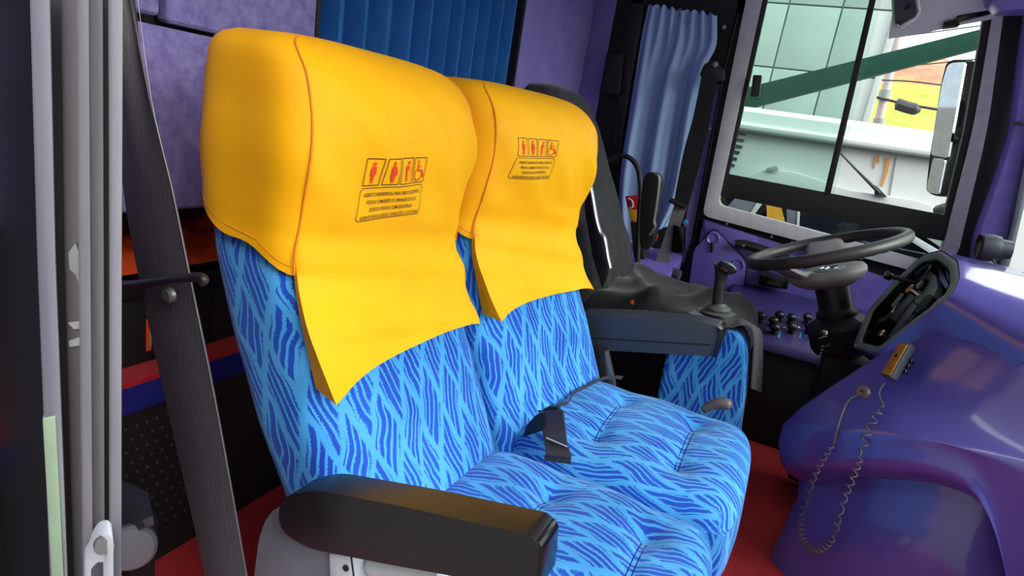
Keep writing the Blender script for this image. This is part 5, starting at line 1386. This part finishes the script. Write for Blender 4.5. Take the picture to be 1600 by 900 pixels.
for q in ([(-0.4355, 3.912, 1.181), (-0.3656, 3.912, 1.177), (-0.37, 3.912, 1.165), (-0.4356, 3.912, 1.166)], [(-0.4348, 3.912, 1.148), (-0.3683, 3.912, 1.143), (-0.3719, 3.912, 1.128), (-0.435, 3.912, 1.133)], [(-0.4333, 3.912, 1.111), (-0.3702, 3.912, 1.106), (-0.3737, 3.912, 1.091), (-0.4335, 3.912, 1.096)], [(-0.4327, 3.912, 1.078), (-0.3764, 3.912, 1.072), (-0.3799, 3.912, 1.056), (-0.4328, 3.912, 1.063)], [(-0.4312, 3.912, 1.04), (-0.3818, 3.912, 1.034), (-0.3853, 3.912, 1.018), (-0.4313, 3.912, 1.026)], [(-0.4332, 3.912, 1.002), (-0.3872, 3.912, 0.9952), (-0.3908, 3.912, 0.9796), (-0.4334, 3.912, 0.9874)]):
    obj('vent_slat', prism(q, (0, 0.01, 0)), M['slate_vinyl'], vn)
for q in ([(0.3604, 3.913, 1.156), (0.3847, 3.913, 1.157), (0.3921, 3.913, 1.086), (0.3888, 3.913, 1.009), (0.379, 3.913, 1.011), (0.3756, 3.913, 1.09)], [(0.3075, 3.913, 1.158), (0.3164, 3.913, 1.159), (0.3247, 3.913, 1.095), (0.3187, 3.913, 1.094)], [(0.1293, 3.913, 1.184), (0.1417, 3.913, 1.186), (0.1471, 3.913, 1.142), (0.1379, 3.913, 1.14)], [(0.3225, 3.913, 1.17), (0.3285, 3.913, 1.171), (0.3382, 3.913, 1.125), (0.3323, 3.913, 1.124)]):
    obj('rust_streak', prism(q, (0, 0.008, 0)), M['rust'], vn)
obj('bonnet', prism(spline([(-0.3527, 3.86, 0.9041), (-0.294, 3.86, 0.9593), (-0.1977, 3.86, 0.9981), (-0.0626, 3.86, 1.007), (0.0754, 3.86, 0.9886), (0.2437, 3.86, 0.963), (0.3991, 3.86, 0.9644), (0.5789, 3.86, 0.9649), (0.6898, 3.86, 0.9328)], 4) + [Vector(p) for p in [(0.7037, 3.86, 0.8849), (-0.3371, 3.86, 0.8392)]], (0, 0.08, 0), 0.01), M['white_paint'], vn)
obj('wiper', tube([(0.1326, 3.84, 1.149), (0.2464, 3.84, 1.065), (0.377, 3.84, 0.9714)], [.004, .006, .010], 8), M['cable'], vn)
obj('wiper_base', prism([(0.3419, 3.84, 1.01), (0.363, 3.84, 0.9997), (0.4171, 3.84, 0.9584), (0.3573, 3.84, 0.9538)], (0, 0.02, 0), 0.003), M['slate_vinyl'], vn)
obj('marker_lamp', prism(rounded([(-0.2089, 3.85, 1.004), (-0.1626, 3.85, 1.026), (-0.1409, 3.85, 1.008), (-0.1771, 3.85, 0.9872), (-0.2046, 3.85, 0.986)], 0.01), (0, 0.03, 0), 0.005), M['cladding_seam'], vn)
cw = obj('reflection_plate', prism([(-0.4716, 3.8, 0.8161), (0.7061, 3.8, 0.8902), (0.8228, 3.8, 0.4895), (-0.3854, 3.8, 0.4472)], (0, 0.02, 0)), M['dark_plate'], vn, smooth=False)  # dark plate, bars and yellow sheet imitate reflections in the lower pane
obj('reflection_bar', prism([(-0.4132, 3.78, 0.6575), (-0.2877, 3.78, 0.8883), (-0.1601, 3.78, 0.8648), (-0.2235, 3.78, 0.6972), (-0.2955, 3.78, 0.5486), (-0.4007, 3.78, 0.5248)], (0, 0.015, 0), 0.003), M['grey_shell'], vn)
obj('reflection_bar', prism([(-0.1888, 3.775, 0.8705), (-0.1534, 3.775, 0.8663), (-0.219, 3.775, 0.7098), (-0.2426, 3.775, 0.7049)], (0, 0.015, 0), 0.003), M['white_paint'], vn)
obj('yellow_reflection', sheet([Vector(p) for p in [(-0.1906, 3.78, 0.8626), (-0.1553, 3.78, 0.8037), (-0.1345, 3.78, 0.7343), (-0.106, 3.78, 0.6476)]], [Vector(p) for p in [(-0.086, 3.78, 0.8681), (-0.0727, 3.78, 0.8019), (-0.039, 3.78, 0.7359), (0.0069, 3.78, 0.6353)]], 0.01, 6, 5), M['dull_yellow'], vn)  # yellow reflection modelled as a sheet
obj('reflection_bar', prism([(-0.0634, 3.775, 0.8726), (0.0085, 3.775, 0.865), (0.0591, 3.775, 0.6292), (-0.0051, 3.775, 0.6295)], (0, 0.015, 0), 0.003), M['grey_shell'], vn)
obj('reflection_bar', prism([(-0.0041, 3.77, 0.8628), (0.0093, 3.77, 0.8619), (0.0591, 3.77, 0.6297), (0.0464, 3.77, 0.6269)], (0, 0.015, 0), 0.001), M['white_paint'], vn)
obj('reflection_bar', prism([(0.3348, 3.775, 0.8596), (0.3678, 3.775, 0.8732), (0.718, 3.775, 0.7372), (0.7309, 3.775, 0.6926)], (0, 0.015, 0), 0.003), M['pale_plastic'], vn)
obj('reflection_bar', prism([(0.4773, 3.775, 0.8682), (0.706, 3.775, 0.8756), (0.7392, 3.775, 0.7421)], (0, 0.015, 0), 0.003), M['wall_metal'], vn)

EDGE = 0.40
wb2 = thing('metal_building', 'pale metal-clad building wall behind the white vehicle', 'building', (-1.5, 7.1, -1.0))
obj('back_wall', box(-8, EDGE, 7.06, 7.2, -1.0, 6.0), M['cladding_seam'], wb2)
bmp = None
for i in range(10):
    for j in range(9):
        x1 = EDGE-i*.48; z1 = 4.35-j*.60
        if bmp is None:
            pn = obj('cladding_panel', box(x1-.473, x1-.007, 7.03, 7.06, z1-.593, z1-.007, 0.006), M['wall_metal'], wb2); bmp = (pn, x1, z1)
        else:
            c_ = bmp[0].copy(); COL.objects.link(c_); c_.location = bmp[0].location + Vector((x1-bmp[1], 0, z1-bmp[2])); c_.parent = wb2
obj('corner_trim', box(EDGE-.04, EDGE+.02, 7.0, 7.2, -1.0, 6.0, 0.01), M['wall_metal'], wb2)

gb = obj('steel_beam', prism([(-1.867, 5.2, 1.046), (0.8778, 5.2, 2.119), (0.9114, 5.2, 2.008), (-1.83, 5.2, 0.8544)], (0, 0.12, 0), 0.008), M['green_steel'], at=(0.3609, 5.2, 1.858))
tag(gb, 'sloping green steel beam crossing behind the white vehicle', 'beam')

P = []
for i in range(60):
    row = []
    for j in range(60):
        x = lerp(-10, 60, i/59); y = lerp(16, 60, j/59)
        r = smooth((y-18)/30)
        row.append((x, y, -1.0 + 9.0*r + 0.9*mnoise.noise(Vector((x*.12, y*.12, 0)))*r + 0.4*mnoise.noise(Vector((x*.5, y*.5, 3)))*r))
    P.append(row)
hb_ = obj('hill', gridbm(P), M['hill'], at=(20, 30, -1.0)); hb_['kind'] = 'structure'; hb_['label'] = 'grassy hill topped with red earth'
PR_ = .065
up = thing('utility_pole', 'concrete utility pole in front of the grassy hill', 'pole', (2.45, 12.0, -1.0))
pt_, pb_ = Vector((0.7287, 12, 4.044)), Vector((0.8518, 12, 1.814))
obj('shaft', tube([pb_+(pb_-pt_)*0.9, pb_, pt_], PR_, 14), M['concrete'], up)
obj('clamp', tube([pb_.lerp(pt_, .2)+Vector((0, -.05, 0)), pb_.lerp(pt_, .27)+Vector((0, -.05, 0))], PR_*1.4, 12), M['cladding_seam'], up)
obj('clamp', tube([pb_.lerp(pt_, .02)+Vector((0, -.05, 0)), pb_.lerp(pt_, .07)+Vector((0, -.05, 0))], PR_*1.3, 12), M['cladding_seam'], up)
for k, (pts, r, lab) in enumerate((([(0.3226, 11.7, 2.328), (0.7096, 11.7, 2.267), (1.351, 11.7, 2.202), (2.685, 11.7, 2.156)], .022, 'power cable below the splice, lowest of the cables'), ([(-0.0048, 11.7, 2.49), (0.6829, 11.7, 2.528), (1.251, 11.7, 2.554), (2.577, 11.7, 2.508)], .012, 'thin cable crossing the red hilltop'), ([(0.8025, 11.7, 2.744), (1.258, 11.7, 2.829), (1.653, 11.7, 2.915), (2.401, 11.7, 3.08)], .010, 'thin cable just below the green beam'), ([(0.6431, 11.7, 3.155), (1.131, 11.7, 3.271), (1.823, 11.7, 3.436), (2.26, 11.7, 3.539)], .010, 'thin cable above the green beam, uppermost of the cables'))):
    cb_ = obj('power_cable', tube(spline(pts, 6), r, 6), M['cable'], at=pts[1])
    tag(cb_, lab, 'cable', 'power cables')
sp2 = obj('cable_splice', tube(spline([(0.9722, 11.6, 2.193), (1.018, 11.6, 2.189), (1.158, 11.6, 2.159), (1.284, 11.6, 2.147), (1.329, 11.6, 2.172)], 4), [.02, .05, .08, .09, .09, .09, .09, .09, .09, .09, .09, .09, .08, .06, .05, .03, .02], 10), M['cable'], at=(1.158, 11.6, 2.159))
tag(sp2, 'dark sleeve on the power cable beside the utility pole', 'cable splice')

em_ = thing('exterior_mirror', "black exterior mirror outside the driver's window", 'mirror', (0.519, 3.05, 1.162))
m1 = [(0.3871, 2.999, 1.508), (0.3969, 2.984, 1.516), (0.4307, 2.939, 1.516), (0.4593, 2.94, 1.305), (0.4774, 2.942, 1.164), (0.4292, 3.006, 1.169), (0.416, 3.01, 1.241), (0.3891, 3.009, 1.44)]
obj('housing', prism(rounded([(0.3886, 3.06, 1.524), (0.4057, 3.06, 1.54), (0.4726, 3.06, 1.547), (0.5179, 3.06, 1.508), (0.5404, 3.06, 1.39), (0.5599, 3.06, 1.194), (0.5782, 3.06, 1.027), (0.5012, 3.06, 1.012), (0.4605, 3.06, 1.026), (0.4354, 3.06, 1.161), (0.3922, 3.06, 1.451)], 0.02), (0.03, 0.10, 0), 0.01), M['black_plastic'], em_)
obj('main_glass', prism([Vector((p[0], p[1], p[2])) for p in rounded(m1, 0.01)], (.008, 0.006, 0), 0.001), M['mirror'], em_, smooth=False)
m2 = rounded([(0.4377, 2.996, 1.158), (0.4719, 2.95, 1.158), (0.488, 2.954, 1.022), (0.4601, 2.991, 1.023), (0.4496, 3.002, 1.041)], 0.01)
obj('wide_angle_glass', prism(m2, (.008, .006, 0), 0.001), M['mirror'], em_, smooth=False)
obj('side_cheek', prism([(0.4403, 3, 1.53), (0.4849, 3, 1.534), (0.5258, 3, 1.383), (0.5696, 3, 1.033), (0.5027, 3, 1.02), (0.4855, 3, 1.156), (0.4952, 3, 1.167), (0.4749, 3, 1.311)], (0, 0.04, 0), 0.006), M['black_plastic'], em_)
obj('clamp', prism(rounded([(0.4477, 2.97, 1.378), (0.4769, 2.97, 1.386), (0.4871, 2.97, 1.352), (0.4934, 2.97, 1.287), (0.4647, 2.97, 1.283)], 0.01), (0, 0.03, 0), 0.005), M['black_gloss'], em_)
sv = thing('blind_bracket', 'dark grey blind bracket hanging from the headlining', 'bracket', (0.1571, 2.5, 1.577))
obj('plate', prism(rounded([(0.1044, 2.5, 1.652), (0.1644, 2.5, 1.655), (0.1939, 2.5, 1.583), (0.1893, 2.5, 1.567), (0.1539, 2.5, 1.535), (0.1391, 2.5, 1.548)], 0.006), (0, 0.06, 0), 0.005), M['slate_vinyl'], sv)
obj('rim', tube([Vector(p) for p in [(0.1449, 2.49, 1.537), (0.1575, 2.49, 1.532), (0.1926, 2.49, 1.564), (0.1967, 2.49, 1.582), (0.1673, 2.49, 1.653)]], 0.006, 8), M['pale_plastic'], sv)
obj('slot', prism([(0.1571, 2.495, 1.588), (0.1694, 2.495, 1.596), (0.1662, 2.495, 1.608), (0.1539, 2.495, 1.599)], (0, 0.01, 0)), M['matt_black'], sv)
obj('slot', prism([(0.1472, 2.495, 1.544), (0.1565, 2.495, 1.55), (0.1531, 2.495, 1.556), (0.145, 2.495, 1.551)], (0, 0.01, 0)), M['matt_black'], sv)
obj('arm', tube([(.52, 2.80, 0.98), (.53, 2.92, 0.98), (.53, 3.08, 0.96)], 0.022, 10), M['black_plastic'], em_)
obj('arm', tube([(.47, 2.80, 1.25), (.49, 2.92, 1.25), (.49, 3.08, 1.22)], 0.018, 10), M['black_plastic'], em_)
sobj('sky_block_wall', box(-14, 16, -4.2, -4.0, -1.0, 5.2), M['concrete'], 'unseen wall added to block low sky light on the door side')  # added out of view to dim the light entering by the doorway
